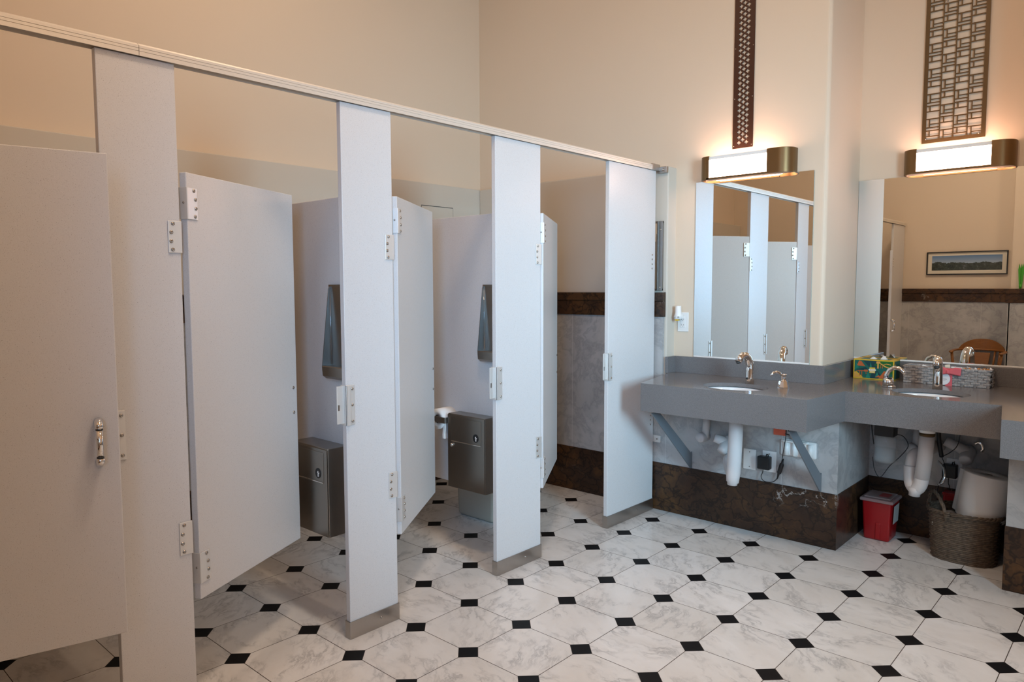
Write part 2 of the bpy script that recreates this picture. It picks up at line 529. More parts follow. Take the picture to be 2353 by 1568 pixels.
# wall behind the toilets, with the furred-out lower half
m = MB()
m.box(XB - 0.15, XB, -4.3, 1.1, 0, HC, 'plaster')
m.box(XB, XBL, YF, Y1, 0, 2.108, 'grey_wall', 0.004)
struct(m.build('wall_left'))
# wall with the mirrors: stall end (furred), first pier, recess, second pier
m = MB()
m.box(XBL, -0.05, YE, Y1 + 0.02, 0, 2.108, 'grey_wall', 0.008)
t = 0.022
arc = lambda cx, cy, r, a0, a1, n=5: [(cx + r * math.cos(a0 + (a1 - a0) * k / n), cy + r * math.sin(a0 + (a1 - a0) * k / n)) for k in range(n + 1)]
p = [(XB, Y1)] + arc(0.845 - t, Y1 + t, t, -pi / 2, 0) + [(0.845, 1.1), (XB, 1.1)]
m.prism(p, 0, HC, 'z', 'plaster')
m.box(0.8, 1.9, Y2, 1.1, 0, HC, 'plaster')
p = [(1.83, 1.1)] + arc(1.83 + t, Y1 + t, t, pi, 1.5 * pi) + [(3.6, Y1), (3.6, 1.1)]
m.prism(p, 0, HC, 'z', 'plaster')
struct(m.build('wall_far'))
# right wall with a window opening
m = MB()
W2 = WIN2
m.box(XR, XR + 0.15, -4.3, W2['y0'], 0, HC, 'plaster')
m.box(XR, XR + 0.15, W2['y1'], 1.1, 0, HC, 'plaster')
m.box(XR, XR + 0.15, W2['y0'], W2['y1'], 0, W2['z0'], 'plaster')
m.box(XR, XR + 0.15, W2['y0'], W2['y1'], W2['z1'], HC, 'plaster')
struct(m.build('wall_right'))
# wall behind the camera: picture bay, then a deeper pier with the other window
m = MB()
W1 = WIN1
m.box(-1.95, 0.97, YF - 0.15, YF, 0, HC, 'plaster')
m.box(0.97, W1['x0'], YF - 0.15, YFP, 0, HC, 'plaster')
m.box(W1['x1'], XR + 0.15, YF - 0.15, YFP, 0, HC, 'plaster')
m.box(W1['x0'], W1['x1'], YF - 0.15, YFP, 0, W1['z0'], 'plaster')
m.box(W1['x0'], W1['x1'], YF - 0.15, YFP, W1['z1'], HC, 'plaster')
struct(m.build('wall_front'))

def window(name, horiz, a0, a1, z0, z1, depth):
    """framed window; horiz 'x' lies in a plane Y=depth, 'y' in a plane X=depth"""
    m = MB(); g = MB()
    def bx(mb, p0, p1, q0, q1, d0, d1, mm):
        if horiz == 'x': mb.box(p0, p1, depth + d0, depth + d1, q0, q1, mm, 0.003)
        else: mb.box(depth + d0, depth + d1, p0, p1, q0, q1, mm, 0.003)
    w = 0.05
    bx(m, a0, a0 + w, z0, z1, -0.03, 0.03, 'white_paint'); bx(m, a1 - w, a1, z0, z1, -0.03, 0.03, 'white_paint')
    bx(m, a0 + w, a1 - w, z0, z0 + w, -0.03, 0.03, 'white_paint'); bx(m, a0 + w, a1 - w, z1 - w, z1, -0.03, 0.03, 'white_paint')
    zm = (z0 + z1) / 2
    bx(m, a0 + w, a1 - w, zm - 0.02, zm + 0.02, -0.025, 0.025, 'white_paint')
    fr = struct(m.build(name))
    bx(g, a0 + w, a1 - w, z0 + w, zm - 0.02, -0.003, 0.003, 'pane'); bx(g, a0 + w, a1 - w, zm + 0.02, z1 - w, -0.003, 0.003, 'pane')
    g.build('window_pane', fr)
    return fr
window('window_1', 'x', W1['x0'], W1['x1'], W1['z0'], W1['z1'], -3.95)
window('window_2', 'y', W2['y0'], W2['y1'], W2['z0'], W2['z1'], XR + 0.08)

# marble wainscot, brown baseboards and brown chair rail
ZB = 0.298
m = MB()
m.box(XBL + 0.02, -0.066, 0.2, YE, ZB, 1.2, 'marble')                      # stall end wall
m.prism([(-0.066, 0.2), (0.98, 0.2), (0.98, 0.735), (1.715, 0.735), (1.715, 0.2), (3.4, 0.2), (3.4, Y1), (1.83, Y1), (1.83, Y2), (0.845, Y2), (0.845, Y1), (-0.066, Y1)], ZB, ZC - 0.022, 'z', 'marble')
struct(m.build('trim_1'))
m = MB()
m.box(XBL, XBL + 0.02, YF, 0.2, ZB, 1.2, 'marble')
struct(m.build('trim_2'))
m = MB()
m.box(XBL + 0.025, 0.96, YF, YF + 0.02, ZB, 1.2, 'marble')
m.box(0.96, W1['x0'] - 0.02, YFP, YFP + 0.02, ZB, 1.2, 'marble')
m.box(0.95, 0.97, YF + 0.02, YFP + 0.02, ZB, 1.2, 'marble')
m.box(W1['x0'] - 0.02, XR, YFP, YFP + 0.02, ZB, 0.96, 'marble')
struct(m.build('trim_3'))
m = MB()
m.prism([(XBL + 0.02, 0.195), (0.983, 0.195), (0.983, 0.732), (1.712, 0.732), (1.712, 0.195), (3.4, 0.195), (3.4, 0.22), (1.74, 0.22), (1.74, 0.76), (0.955, 0.76), (0.955, 0.22), (XBL + 0.02, 0.22)], 0, ZB, 'z', 'brown', bev=0.002)
struct(m.build('baseboard_far'))
struct(MB().box(XBL, XBL + 0.025, YF + 0.025, 0.19, 0, ZB, 'brown', 0.002).build('baseboard_left'))
m = MB()
m.box(XBL, 0.945, YF, YF + 0.025, 0, ZB, 'brown', 0.002)
m.box(0.945, XR, YFP, YFP + 0.025, 0, ZB, 'brown', 0.002)
struct(m.build('baseboard_front'))
m = MB()
m.box(XR - 0.025, XR, YFP + 0.025, 0.19, 0, ZB, 'brown', 0.002)
struct(m.build('baseboard_right'))
def rail_prof(d):  # profile depth into the room vs height
    return [(0, 1.2), (0.030 * d, 1.2), (0.030 * d, 1.292), (0.038 * d, 1.298), (0.038 * d, 1.346), (0, 1.35)]
m = MB()
m.prism([(YE - a, z) for a, z in rail_prof(1)], XBL + 0.02, -0.058, 'x', 'brown', bev=0.002)
struct(m.build('trim_4'))
struct(MB().prism([(XBL + a, z) for a, z in rail_prof(1)], YF + 0.03, YE - 0.04, 'y', 'brown', bev=0.002).build('trim_5'))
m = MB()
m.prism([(YF + a, z) for a, z in rail_prof(1)], XBL + 0.04, 0.93, 'x', 'brown', bev=0.002)
m.prism([(YFP + a, z) for a, z in rail_prof(1)], 0.932, W1['x0'] - 0.02, 'x', 'brown', bev=0.002)
m.prism([(0.97 - a, z) for a, z in rail_prof(1)], YF + 0.03, YFP + 0.0, 'y', 'brown', bev=0.002)
struct(m.build('trim_6'))

# ------------------------------------------------------------------ toilet partitions
PT = 0.0254
def hinge_leaf(parent, x0, x1, y, nrm, z0, z1, wrap=0):
    """four-screw leaf on a local y=const face (nrm -1: faces -y); wrap: also covers the panel edge at x0"""
    th = 0.004
    m = MB()
    ya, yb = (y - th, y) if nrm < 0 else (y, y + th)
    side = 1 if wrap >= 0 else -1
    m.box(x0, x1, ya, yb, z0, z1, 'alu', 0.0012)
    if wrap:
        m.box(x0 - 0.003 if wrap > 0 else x1, x0 if wrap > 0 else x1 + 0.003, ya, ya + PT + 2 * th, z0, z1, 'alu', 0.0008)
    lf = m.build('hinge_leaf', parent)
    s = MB()
    wd = x1 - x0
    for k, f in enumerate((0.09, 0.36, 0.64, 0.9)):
        off = (0.64, 0.78, 0.80, 0.70)[k]
        xx = x0 + wd * off if wrap > 0 else x1 - wd * off
        s.dome((xx, ya if nrm < 0 else yb, z1 + (z0 - z1) * f), (0, nrm, 0), 0.0062, 'screw')
    if wrap > 0:
        s.dome((x0 - 0.003, ya + PT * 0.55, z0 + (z1 - z0) * 0.52), (-1, 0, 0), 0.004, 'screw')
    s.build('screw', lf)
    return lf

def stall_door(loc, ang, L, z0, z1, label, handle=False):
    """local x runs from hinge to free edge, front face on y=0 facing -y"""
    r = thing('stall_door', loc, label, 'door', 'toilet stall doors', pi / 2 + ang)
    MB().box(0.0, L, 0.0, PT, z0, z1, 'panel', 0.0025).build('door_panel', r)
    if not handle:
        for a, b in ((1.604, 1.705), (0.411, 0.514)):
            hinge_leaf(r, 0.0, 0.046, 0.0, -1, a, b, 1)
        s = MB()
        for z in (0.985, 0.885): s.dome((L - 0.026, 0.0, z), (0, -1, 0), 0.0062, 'screw')
        s.build('screw', r)
        # slide latch on the inside face
        m = MB()
        m.box(L - 0.075, L - 0.008, PT, PT + 0.006, 0.875, 0.995, 'alu', 0.001)
        m.box(L - 0.06, L + 0.003, PT + 0.006, PT + 0.014, 0.915, 0.95, 'alu', 0.002)
        m.tube([(L - 0.04, PT + 0.012, 0.93), (L - 0.04, PT + 0.04, 0.93)], 0.008, 'alu')
        m.build('slide_latch', r)
    else:
        for a, b in ((1.59, 1.69), (0.50, 0.60)):
            hinge_leaf(r, 0.0, 0.046, 0.0, -1, a, b, 1)
        m = MB()
        xh = L - 0.05
        m.tube([(xh, -0.0, 0.908), (xh, -0.020, 0.909), (xh, -0.031, 0.914), (xh, -0.034, 0.924)], [0.0105, 0.0108, 0.0105, 0.0095], 'chrome')
        m.tube([(xh, -0.034, 0.922), (xh, -0.034, 1.006)], 0.0085, 'chrome')
        m.tube([(xh, -0.034, 1.004), (xh, -0.031, 1.013), (xh, -0.020, 1.020), (xh, 0.0, 1.021)], [0.0095, 0.0105, 0.0108, 0.0105], 'chrome')
        m.build('pull_handle', r)
        m = MB()
        for q in (0.925, 1.003): m.lathe([(0.0092, -0.002), (0.0092, 0.002)], 'slot', xh, -0.034, mtx=Matrix.Translation((0, 0, q)))
        m.build('handle_ring', r)
    return r

DZ0, DZ1 = 0.357, 1.752
def dir_to(hx, hy, fx, fy): return math.atan2(-(fx - hx), fy - hy), math.hypot(fx - hx, fy - hy)
a1, L1 = dir_to(XP, -3.6, 0.057, -2.939)
stall_door((XP, -3.6, 0), a1, L1, 0.405, DZ1, 'nearest stall door, leaning out ajar, with a chrome pull handle', True)
stall_door((XP + 0.002, -2.653, 0), math.radians(27.0), 0.606, DZ0, DZ1, 'wide open stall door hinged beside the door with the chrome handle')
stall_door((XP + 0.002, -1.807, 0), math.radians(35.2), 0.62, DZ0, DZ1, 'ajar stall door standing in front of the steel bin with the toilet roll')
stall_door((XP + 0.002, -0.885, 0), math.radians(32.3), 0.635, DZ0, DZ1, 'narrow looking ajar stall door farthest away, in front of the brown chair rail')

def pilaster(ya, yb, label, hinge=True, keeper=True, shoe=True, keeper_z=(0.854, 1.010), hinge_z=((1.496, 1.596), (0.522, 0.630))):
    """local x runs along +Y, front face on y=0 facing -y (world +X)"""
    r = thing('stall_pilaster', (XP, ya, 0), label, 'partition post', 'partition pilasters', pi / 2)
    W = yb - ya
    MB().box(0, W, 0, PT, 0.004, 2.0795, 'panel', 0.0025).build('pilaster_panel', r)
    if hinge:
        for a, b in hinge_z:
            hinge_leaf(r, W - 0.039, W + 0.003, 0.0, -1, a, b, 0)
    if keeper:
        m = MB()
        a, b = keeper_z
        m.box(0.0, 0.038, -0.004, 0.0, a, b, 'alu', 0.001)
        m.box(-0.004, 0.016, -0.010, -0.003, a - 0.001, b + 0.001, 'alu', 0.002)
        m.box(-0.036, -0.004, 0.006, 0.011, a + 0.008, b - 0.002, 'alu', 0.001)
        m.box(-0.004, 0.0, -0.010, PT + 0.004, a, b, 'alu', 0.0008)
        m.box(-0.033, -0.026, 0.0045, 0.0062, a + 0.060, a + 0.082, 'shoe_steel')
        k = m.build('latch_keeper', r)
        s = MB()
        for f in (0.09, 0.5, 0.9): s.dome((0.027, -0.004, a + (b - a) * f), (0, -1, 0), 0.006, 'screw')
        s.build('screw', k)
    if shoe:
        m = MB()
        m.box(-0.004, W + 0.004, -0.0045, PT + 0.0045, 0.0, 0.070, 'shoe_steel', 0.0012)
        sh = m.build('floor_shoe', r)
        MB().dome((W * 0.62, -0.0045, 0.040), (0, -1, 0), 0.0055, 'screw').build('screw', sh)
    return r
pilaster(-4.05, -3.606, 'grey pilaster holding the hinge of the door with the chrome handle', keeper=False, hinge_z=())
pilaster(-2.902, -2.676, 'largest looking grey pilaster, between the handled door and the widest open door', keeper_z=(0.867, 1.018))
pilaster(-2.068, -1.830, 'grey pilaster with a steel floor shoe and latch plate left of the toilet roll stall')
pilaster(-1.228, -0.904, 'grey pilaster in front of the steel bin that has a toilet roll arm')
p4 = pilaster(-0.312, 0.180, 'wide grey pilaster next to the first washbasin counter', hinge=False)
s = MB()
for z in (1.576, 1.549, 1.520, 1.494, 0.594, 0.567, 0.539): s.dome((0.458, 0, z), (0, -1, 0), 0.0055, 'screw')
s.build('screw', p4)
m = MB()
m.box(0.480, 0.510, 0.004, 0.022, 0.425, 0.467, 'alu', 0.002)
m.box(0.496, 0.511, -0.048, 0.004, 0.425, 0.467, 'alu', 0.002)
m.dome((0.496, -0.025, 0.446), (-1, 0, 0), 0.006, 'screw')
m.build('corner_clip', p4)

# head rail on top of the pilasters
RZ0, RZ1 = 2.084, 2.110
r = thing('head_rail', (XP, -4.05, 2.08), 'long pale metal head rail running along the tops of the pilasters', 'rail')
def rail_piece(y0, y1):
    m = MB()
    x0, x1 = XP - PT - 0.008, XP + 0.010
    pr = [(x0, 2.080), (x0, 2.112), (x1 - 0.012, 2.118), (x1, 2.110), (x1, 2.103), (x1 - 0.0015, 2.102), (x1, 2.101), (x1, 2.094), (x1 - 0.0015, 2.093), (x1, 2.092), (x1, 2.080), (x1 - 0.004, 2.080), (x1 - 0.004, 2.089), (x0 + 0.004, 2.089), (x0 + 0.004, 2.080)]
    m.prism(pr, y0, y1, 'y', 'rail')
    for v in m.bm.verts: v.co -= Vector((XP, -4.05, 2.08))
    o = m.build('rail_section', r)
    return o
rail_piece(-4.05, -2.7835)
rail_piece(-2.7820, 0.165)
m = MB()
m.box(XP - PT - 0.011, XP + 0.013, 0.120, 0.205, 2.0805, 2.118, 'shoe_steel', 0.003)
m.box(XP + 0.010, XP + 0.062, 0.196, 0.2195, 2.066, 2.104, 'shoe_steel', 0.003)
m.dome((XP + 0.038, 0.196, 2.086), (0, -1, 0), 0.008, 'screw')
for v in m.bm.verts: v.co -= Vector((XP, -4.05, 2.08))
m.build('end_bracket', r)

# divider panels between the stalls
def divider(y, label):
    r = thing('divider_panel', (-0.9, y, 0), label, 'partition panel', 'panels dividing the stalls')
    MB().box(XBL + 0.03 + 0.9, XP - PT - 0.012 + 0.9, -PT / 2, PT / 2, 0.345, 1.748, 'panel', 0.0025).build('panel', r)
    m = MB()
    for z in (0.55, 1.5):
        for x in (XBL + 0.05 + 0.9, XP - PT - 0.03 + 0.9): m.box(x - 0.02, x + 0.012, -PT / 2 - 0.006, PT / 2 + 0.006, z, z + 0.05, 'alu', 0.002)
    m.build('wall_bracket', r)
    return r
divider(-2.79, 'grey divider hidden behind the largest pilaster')
divider(-1.96, 'grey divider carrying a steel seat cover dispenser right of the widest open door')
divider(-1.06, 'grey divider behind the steel bin that has a toilet roll arm')

# seat cover dispensers
def dispenser(y, label):
    """open-fronted tapering steel hopper on the face y of a divider (faces -y)"""
    x0, x1 = -0.342, -0.150
    r = thing('seat_cover_dispenser', (x0, y, 1.013), label, 'dispenser', 'steel seat cover dispensers')
    W = x1 - x0
    prof = [(0.0, 0.0), (-0.030, 0.0), (-0.046, 0.012), (-0.049, 0.05), (-0.012, 0.368), (-0.006, 0.382), (0, 0.384)]
    for xa in (0.0, W - 0.003):
        MB().prism(prof, xa, xa + 0.003, 'x', 'steel', smooth=False).build('side_panel', r)
    m = MB(); m.box(0.003, W - 0.003, -0.003, 0.0, 0.0, 0.384, 'steel'); m.build('back_panel', r)
    m = MB(); m.box(0.003, W - 0.003, -0.044, -0.003, 0.050, 0.053, 'steel')
    m.prism([(-0.030, 0.0), (-0.046, 0.012), (-0.050, 0.05), (-0.046, 0.053), (-0.042, 0.05), (-0.028, 0.004)], 0.003, W - 0.003, 'x', 'steel')
    m.build('tray', r)
    m = MB(); m.box(0.003, W - 0.003, -0.012, -0.003, 0.376, 0.384, 'steel'); m.build('top_edge', r)
    m = MB(); m.tube([(0.006, -0.006, 0.056), (0.006, -0.006, 0.372)], 0.0009, 'chrome', 6); m.build('seam', r)
    return r
dispenser(-1.973, 'steel seat cover dispenser on the divider right of the widest open door')
dispenser(-1.073, 'steel seat cover dispenser on the divider above the bin with the toilet roll arm')

# wall-hung sanitary bins
def press_symbol(m, x, y, z, r):
    m.prism([(x + r * math.cos(2 * pi * k / 28), z + r * 1.1 * math.sin(2 * pi * k / 28)) for k in range(28)], y - 0.0016, y, 'y', 'plastic_black')
    hand = [(-0.1, -0.75), (0.28, -0.75), (0.30, -0.15), (0.52, 0.05), (0.42, 0.22), (0.12, 0.10), (0.20, 0.42), (0.02, 0.52), (-0.30, 0.15), (-0.22, 0.02), (-0.05, 0.12)]
    m.prism([(x + a * r, z + b * r) for a, b in hand], y - 0.0022, y - 0.0016, 'y', 'plastic_white')
def sanitary_bin(x0, x1, yf, yb, z0, z1, label, knob):
    r = thing('sanitary_bin', (x0, yb, z0), label, 'bin', 'steel sanitary bins on the dividers')
    W, D, H = x1 - x0, yb - yf, z1 - z0
    MB().box(0, W, -D + 0.006, 0, 0, H, 'steel', 0.0025).build('body', r)
    MB().box(0.002, W - 0.002, -D, -D + 0.005, 0.003, H - 0.004, 'steel', 0.0015).build('front_door', r)
    fz = H - 0.138
    m = MB()
    m.box(0.030, W - 0.022, -D - 0.0022, -D + 0.001, fz, H - 0.016, 'steel', 0.002)
    fl = m.build('flap', r)
    m = MB(); m.box(0.032, W - 0.024, -D - 0.0044, -D - 0.001, fz - 0.004, fz + 0.0005, 'chrome', 0.0012)
    m.build('flap_lip', fl)
    m = MB(); press_symbol(m, W - 0.058, -D - 0.0022, fz + 0.034, 0.019)
    m.build('press_symbol', fl)
    if knob:
        q = Matrix.Translation((0.036, -D, fz - 0.022)) @ Matrix.Rotation(pi / 2, 4, 'X')
        MB().lathe([(0.007, 0), (0.009, 0.003), (0.008, 0.008), (0.0, 0.010)], 'chrome', mtx=q).build('lock_knob', r)
    return r
sanitary_bin(-0.500, -0.238, -2.078, -1.9735, 0.380, 0.742, 'steel sanitary bin whose left half is hidden by the widest open door', False)
b3 = sanitary_bin(-0.524, -0.256, -1.163, -1.0735, 0.350, 0.735, 'steel sanitary bin with a toilet roll arm on its left side', True)
m = MB()
m.box(-0.078, -0.002, -0.106, -0.100, 0.331, 0.362, 'steel', 0.002)
m.box(-0.008, -0.001, -0.103, -0.030, 0.331, 0.362, 'steel', 0.002)
m.tube([(-0.071, -0.101, 0.347), (-0.071, -0.004, 0.347)], 0.0185, 'plastic_black', 16)
m.build('roll_arm', b3)
# toilet roll
r = thing('toilet_roll', (-0.595, -1.12, 0.697), 'white toilet roll with a loose hanging sheet beside the steel bin', 'toilet paper')
m = MB()
q = Matrix.Translation((0, 0.045, 0)) @ Matrix.Rotation(pi / 2, 4, 'X')
m.lathe([(0.021, 0.0), (0.054, 0.0), (0.054, 0.095), (0.021, 0.095), (0.021, 0.0)], 'paper', mtx=q, cap=False)
m.build('roll', r)
m = MB(); m.lathe([(0.0205, 0.002), (0.0205, 0.0935)], 'card', mtx=q, cap=False); m.build('core', r)
m = MB()
pts = [(0.053, -0.045, 0.0), (0.054, -0.045, -0.04), (0.048, -0.045, -0.075), (0.05, -0.045, -0.10)]
for (a, b) in zip(pts[:-1], pts[1:]):
    m.poly([a, (a[0], 0.045, a[2]), (b[0], 0.045, b[2]), b], 'paper')
    m.poly([(a[0] - 0.014, -0.045, a[2]), a, b, (b[0] - 0.012, -0.045, b[2])], 'paper')
m.build('loose_sheet', r)
# beige waste bin standing on the floor of the last stall
m = MB()
t = bmesh.new()
bmesh.ops.create_cube(t, size=1.0)
for v in t.verts:
    k = 1.0 if v.co.z > 0 else 0.9
    v.co = Vector((v.co.x * 0.33 * k, v.co.y * 0.20 * k, (v.co.z + 0.5) * 0.39))
bmesh.ops.bevel(t, geom=list(t.edges), offset=0.022, segments=3, affect='EDGES', profile=0.5)
top = [f for f in t.faces if f.normal.z > 0.9]
bmesh.ops.inset_region(t, faces=top, thickness=0.008)
ex = [f for f in t.faces if f.normal.z > 0.9 and f.calc_area() > 0.02]
rr = bmesh.ops.extrude_face_region(t, geom=ex)
for g in rr['geom']:
    if isinstance(g, bmesh.types.BMVert): g.co.z -= 0.30
bmesh.ops.delete(t, geom=ex, context='FACES')
m._take(t, 'beige', True)
o = m.build('waste_bin')
o.location = (-0.80, -0.605, 0.0)
tag(o, 'beige plastic waste bin on the floor below the steel bin', 'bin')

# steel-framed mirror strip on the stall end wall and the access panel on the back wall
r = thing('steel_framed_mirror', (-0.21, YE, 1.36), 'narrow steel framed mirror on the wall beside the wide pilaster', 'mirror')
m = MB(); m.box(-0.12, 0.128, -0.010, 0.0, 0.0, 0.42, 'mirror'); m.build('glass', r)
m = MB()
m.box(-0.124, -0.110, -0.014, 0, 0, 0.42, 'steel', 0.001); m.box(0.104, 0.132, -0.014, 0, 0, 0.42, 'steel', 0.001)
m.box(0.098, 0.104, -0.022, 0, 0, 0.42, 'steel', 0.001)
m.box(-0.124, 0.132, -0.012, 0, 0.408, 0.421, 'steel', 0.001); m.box(-0.124, 0.132, -0.012, 0, 0.0, 0.012, 'steel', 0.001)
for z in (0.37, 0.02): m.dome((0.118, -0.014, z), (0, -1, 0), 0.006, 'screw')
m.build('frame', r)
m = MB()
ya, yb = -0.352, -0.056
m.box(XBL, XBL + 0.002, ya, yb, 1.60, 1.951, 'grey_wall')
m.box(XBL, XBL + 0.003, ya, yb, 1.950, 1.954, 'slot')
m.box(XBL, XBL + 0.0025, yb, yb + 0.0016, 1.60, 1.951, 'slot')
m.box(XBL, XBL + 0.0025, ya - 0.0016, ya, 1.60, 1.951, 'slot')
o = m.build('access_panel', org=(XBL, -0.2, 1.6))
tag(o, 'flush cream access panel in the wall behind the stalls', 'panel')

# ------------------------------------------------------------------ vanity counter
SA, SB = 0.172, 0.138
S1, S2 = (0.538, -0.082), (1.360, 0.342)
front = [(-0.030, 0.200), (0.090, -0.290), (0.990, -0.290), (1.030, 0.120), (1.690, 0.120), (1.746, -0.285), (3.20, -0.285)]
back = [(3.20, Y1), (1.83, Y1), (1.83, Y2), (0.845, Y2), (0.845, Y1), (-0.048, Y1), (-0.048, 0.222)]
ell = lambda c, a, b, n=48: [(c[0] + a * math.cos(2 * pi * k / n), c[1] + b * math.sin(2 * pi * k / n)) for k in range(n)]
r = thing('vanity_counter', (1.0, 0.3, 0.0), 'long stepped grey quartz vanity counter with a deep front apron', 'counter')
def rel(mb, o):
    for v in mb.bm.verts: v.co -= o.location
    return mb
m = MB(); m.prism(front + back, ZC - 0.020, ZC, 'z', 'quartz', holes=[ell(S1, SA, SB), ell(S2, SA, SB)])
rel(m, r).build('countertop', r)
m = MB()
def offs(path, d):
    out = []
    for k, p in enumerate(path):
        a = Vector(path[max(k - 1, 0)]); b = Vector(path[min(k + 1, len(path) - 1)]); c = Vector(p)
        n = Vector((0, 0))
        cnt = []
        for u, v in ((a, c), (c, b)):
            if (v - u).length > 1e-6:
                e = (v - u).normalized(); cnt.append(Vector((-e.y, e.x)))
        if len(cnt) == 2:
            n = (cnt[0] + cnt[1]); n = n / max(n.length_squared / 2, 0.2)
        else: n = cnt[0]
        out.append((c.x + n.x * d, c.y + n.y * d))
    return out
inner = offs(front, 0.02)
m.prism(front + inner[::-1], 0.703, ZC - 0.0200, 'z', 'quartz')
rel(m, r).build('apron', r)
m = MB()
bs = [(-0.048, 0.215), (-0.048, Y1), (0.845, Y1), (0.845, Y2), (1.83, Y2), (1.83, Y1), (3.2, Y1)]
m.box(-0.049, -0.030, 0.205, Y1, ZC, 0.957, 'quartz', 0.001)
m.box(-0.030, 0.866, Y1 - 0.020, Y1, ZC, 0.957, 'quartz', 0.001)
m.box(0.846, 0.866, Y1, Y2 - 0.02, ZC, 0.957, 'quartz', 0.001)
m.box(0.846, 1.829, Y2 - 0.020, Y2, ZC, 0.957, 'quartz', 0.001)
m.box(1.809, 1.829, Y1, Y2 - 0.02, ZC, 0.957, 'quartz', 0.001)
m.box(1.809, 3.2, Y1 - 0.020, Y1, ZC, 0.957, 'quartz', 0.001)
rel(m, r).build('backsplash', r)

def bracket(x, label, y0=-0.262):
    """angled steel knee bracket from under the apron back to the marble"""
    r = thing('counter_bracket', (x, 0.199, 0.30), label, 'bracket', 'steel brackets under the counter')
    m = MB()
    m.prism([(0.0, 0.0), (0.0, 0.085), (-0.385, 0.392), (-0.462, 0.392), (-0.012, 0.0)], 0.0, 0.007, 'x', 'bracket', bev=0.001)
    m.build('diagonal_plate', r)
    m = MB()
    m.box(0.0, 0.007, -0.003, 0.0, 0.0, 0.10, 'bracket', 0.001)
    m.box(-0.012, 0.012, -0.462, -0.006, 0.52, 0.535, 'bracket', 0.001)
    m.build('mounting_angle', r)
    return r
bracket(0.139, 'blue grey steel bracket under the left end of the counter')
bracket(0.893, 'blue grey steel bracket beside the white ridged box under the counter')

# sinks, faucets, soap pumps
def sink(c, label):
    r = thing('sink', (c[0], c[1], 0.70), label, 'sink', 'oval undermount sinks')
    z = 0.1365
    prof = [(1.08, z), (1.08, z - 0.004), (1.015, z - 0.005), (1.0, z - 0.012), (0.96, z - 0.05), (0.86, z - 0.10), (0.6, z - 0.135), (0.15, z - 0.145)]
    out = [(0.15, z - 0.155), (0.62, z - 0.145), (0.90, z - 0.108), (1.0, z - 0.052), (1.04, z - 0.012), (1.08, z)]
    MB().lathe(prof + out + [prof[0]], 'porcelain', seg=48, sx=SA, sy=SB, cap=False).build('bowl', r)
    MB().lathe([(0.026, z - 0.147), (0.026, z - 0.143), (0.018, z - 0.1445), (0.0, z - 0.146)], 'chrome', seg=24).build('drain', r)
    return r
sink(S1, 'white oval sink in the counter below the smaller mirror')
sink(S2, 'white oval sink in front of the woven grey basket')

def faucet(x, y, rotz, label):
    r = thing('faucet', (x, y, ZC), label, 'faucet', 'chrome sensor faucets', rotz)
    m = MB()
    path = [(0, 0, 0), (0, 0, 0.03), (0, 0.001, 0.075), (0, 0.0, 0.100), (0, -0.008, 0.124), (0, -0.024, 0.144), (0, -0.046, 0.155), (0, -0.070, 0.154), (0, -0.090, 0.143), (0, -0.104, 0.126)]
    rad = [0.0235, 0.0225, 0.0215, 0.0215, 0.0215, 0.021, 0.0205, 0.020, 0.0195, 0.0185]
    m.tube(path, rad, 'chrome', 24)
    m.build('body', r)
    q = Matrix.Translation((0, -0.104, 0.126)) @ Matrix.Rotation(math.radians(38), 4, 'X')
    MB().lathe([(0.012, -0.008), (0.012, 0.002), (0.0, 0.002)], 'slot', mtx=q, seg=16).build('aerator', r)
    q = Matrix.Translation((0, -0.0222, 0.028)) @ Matrix.Rotation(pi / 2, 4, 'X')
    MB().lathe([(0.0062, -0.003), (0.0062, 0.0025), (0.0, 0.003)], 'plastic_black', mtx=q, seg=16).build('sensor', r)
    q = Matrix.Translation((0, -0.0212, 0.078)) @ Matrix.Rotation(pi / 2, 4, 'X')
    m = MB(); m.lathe([(0.0085, -0.004), (0.0085, 0.0012), (0.007, 0.002), (0.0, 0.002)], 'alu', mtx=q @ Matrix.Scale(1.5, 4, (0, 1, 0)), seg=20); m.build('sensor_window', r)
    return r
faucet(0.541, 0.092, math.radians(-12), 'arched chrome sensor faucet at the sink below the smaller mirror')
faucet(1.355, 0.515, math.radians(8), 'arched chrome sensor faucet in front of the woven grey basket')

r = thing('soap_pump', (0.745, 0.045, ZC), 'small chrome soap pump with a curved spout beside the first faucet', 'soap pump', rotz=math.radians(-20))
m = MB(); m.lathe([(0.0285, 0.0), (0.0285, 0.004), (0.0215, 0.034), (0.0205, 0.036), (0.0, 0.037)], 'chrome', seg=8, smooth=False); m.build('base', r)
m = MB(); m.lathe([(0.0135, 0.034), (0.012, 0.052), (0.0155, 0.066), (0.0175, 0.068), (0.0175, 0.0715), (0.0, 0.0725)], 'chrome', seg=20); m.build('pump_head', r)
m = MB()
m.tube([(0, -0.008, 0.066), (0, -0.030, 0.078), (0, -0.054, 0.086), (0, -0.076, 0.082), (0, -0.093, 0.069)], [0.007, 0.0068, 0.0065, 0.006, 0.005], 'chrome', 14)
m.build('spout', r)
r = thing('soap_faucet', (1.15, 0.425, ZC), 'chrome gooseneck soap spout standing in front of the tissue box', 'soap spout', rotz=math.radians(0))
m = MB(); m.lathe([(0.033, 0.0), (0.033, 0.006), (0.0315, 0.009), (0.0, 0.010)], 'chrome', seg=24, sx=1.0, sy=0.85); m.build('base', r)
m = MB()
m.tube([(-0.002, 0, 0.006), (-0.004, 0, 0.035), (-0.006, 0, 0.050)], [0.029, 0.026, 0.020], 'chrome', 20)
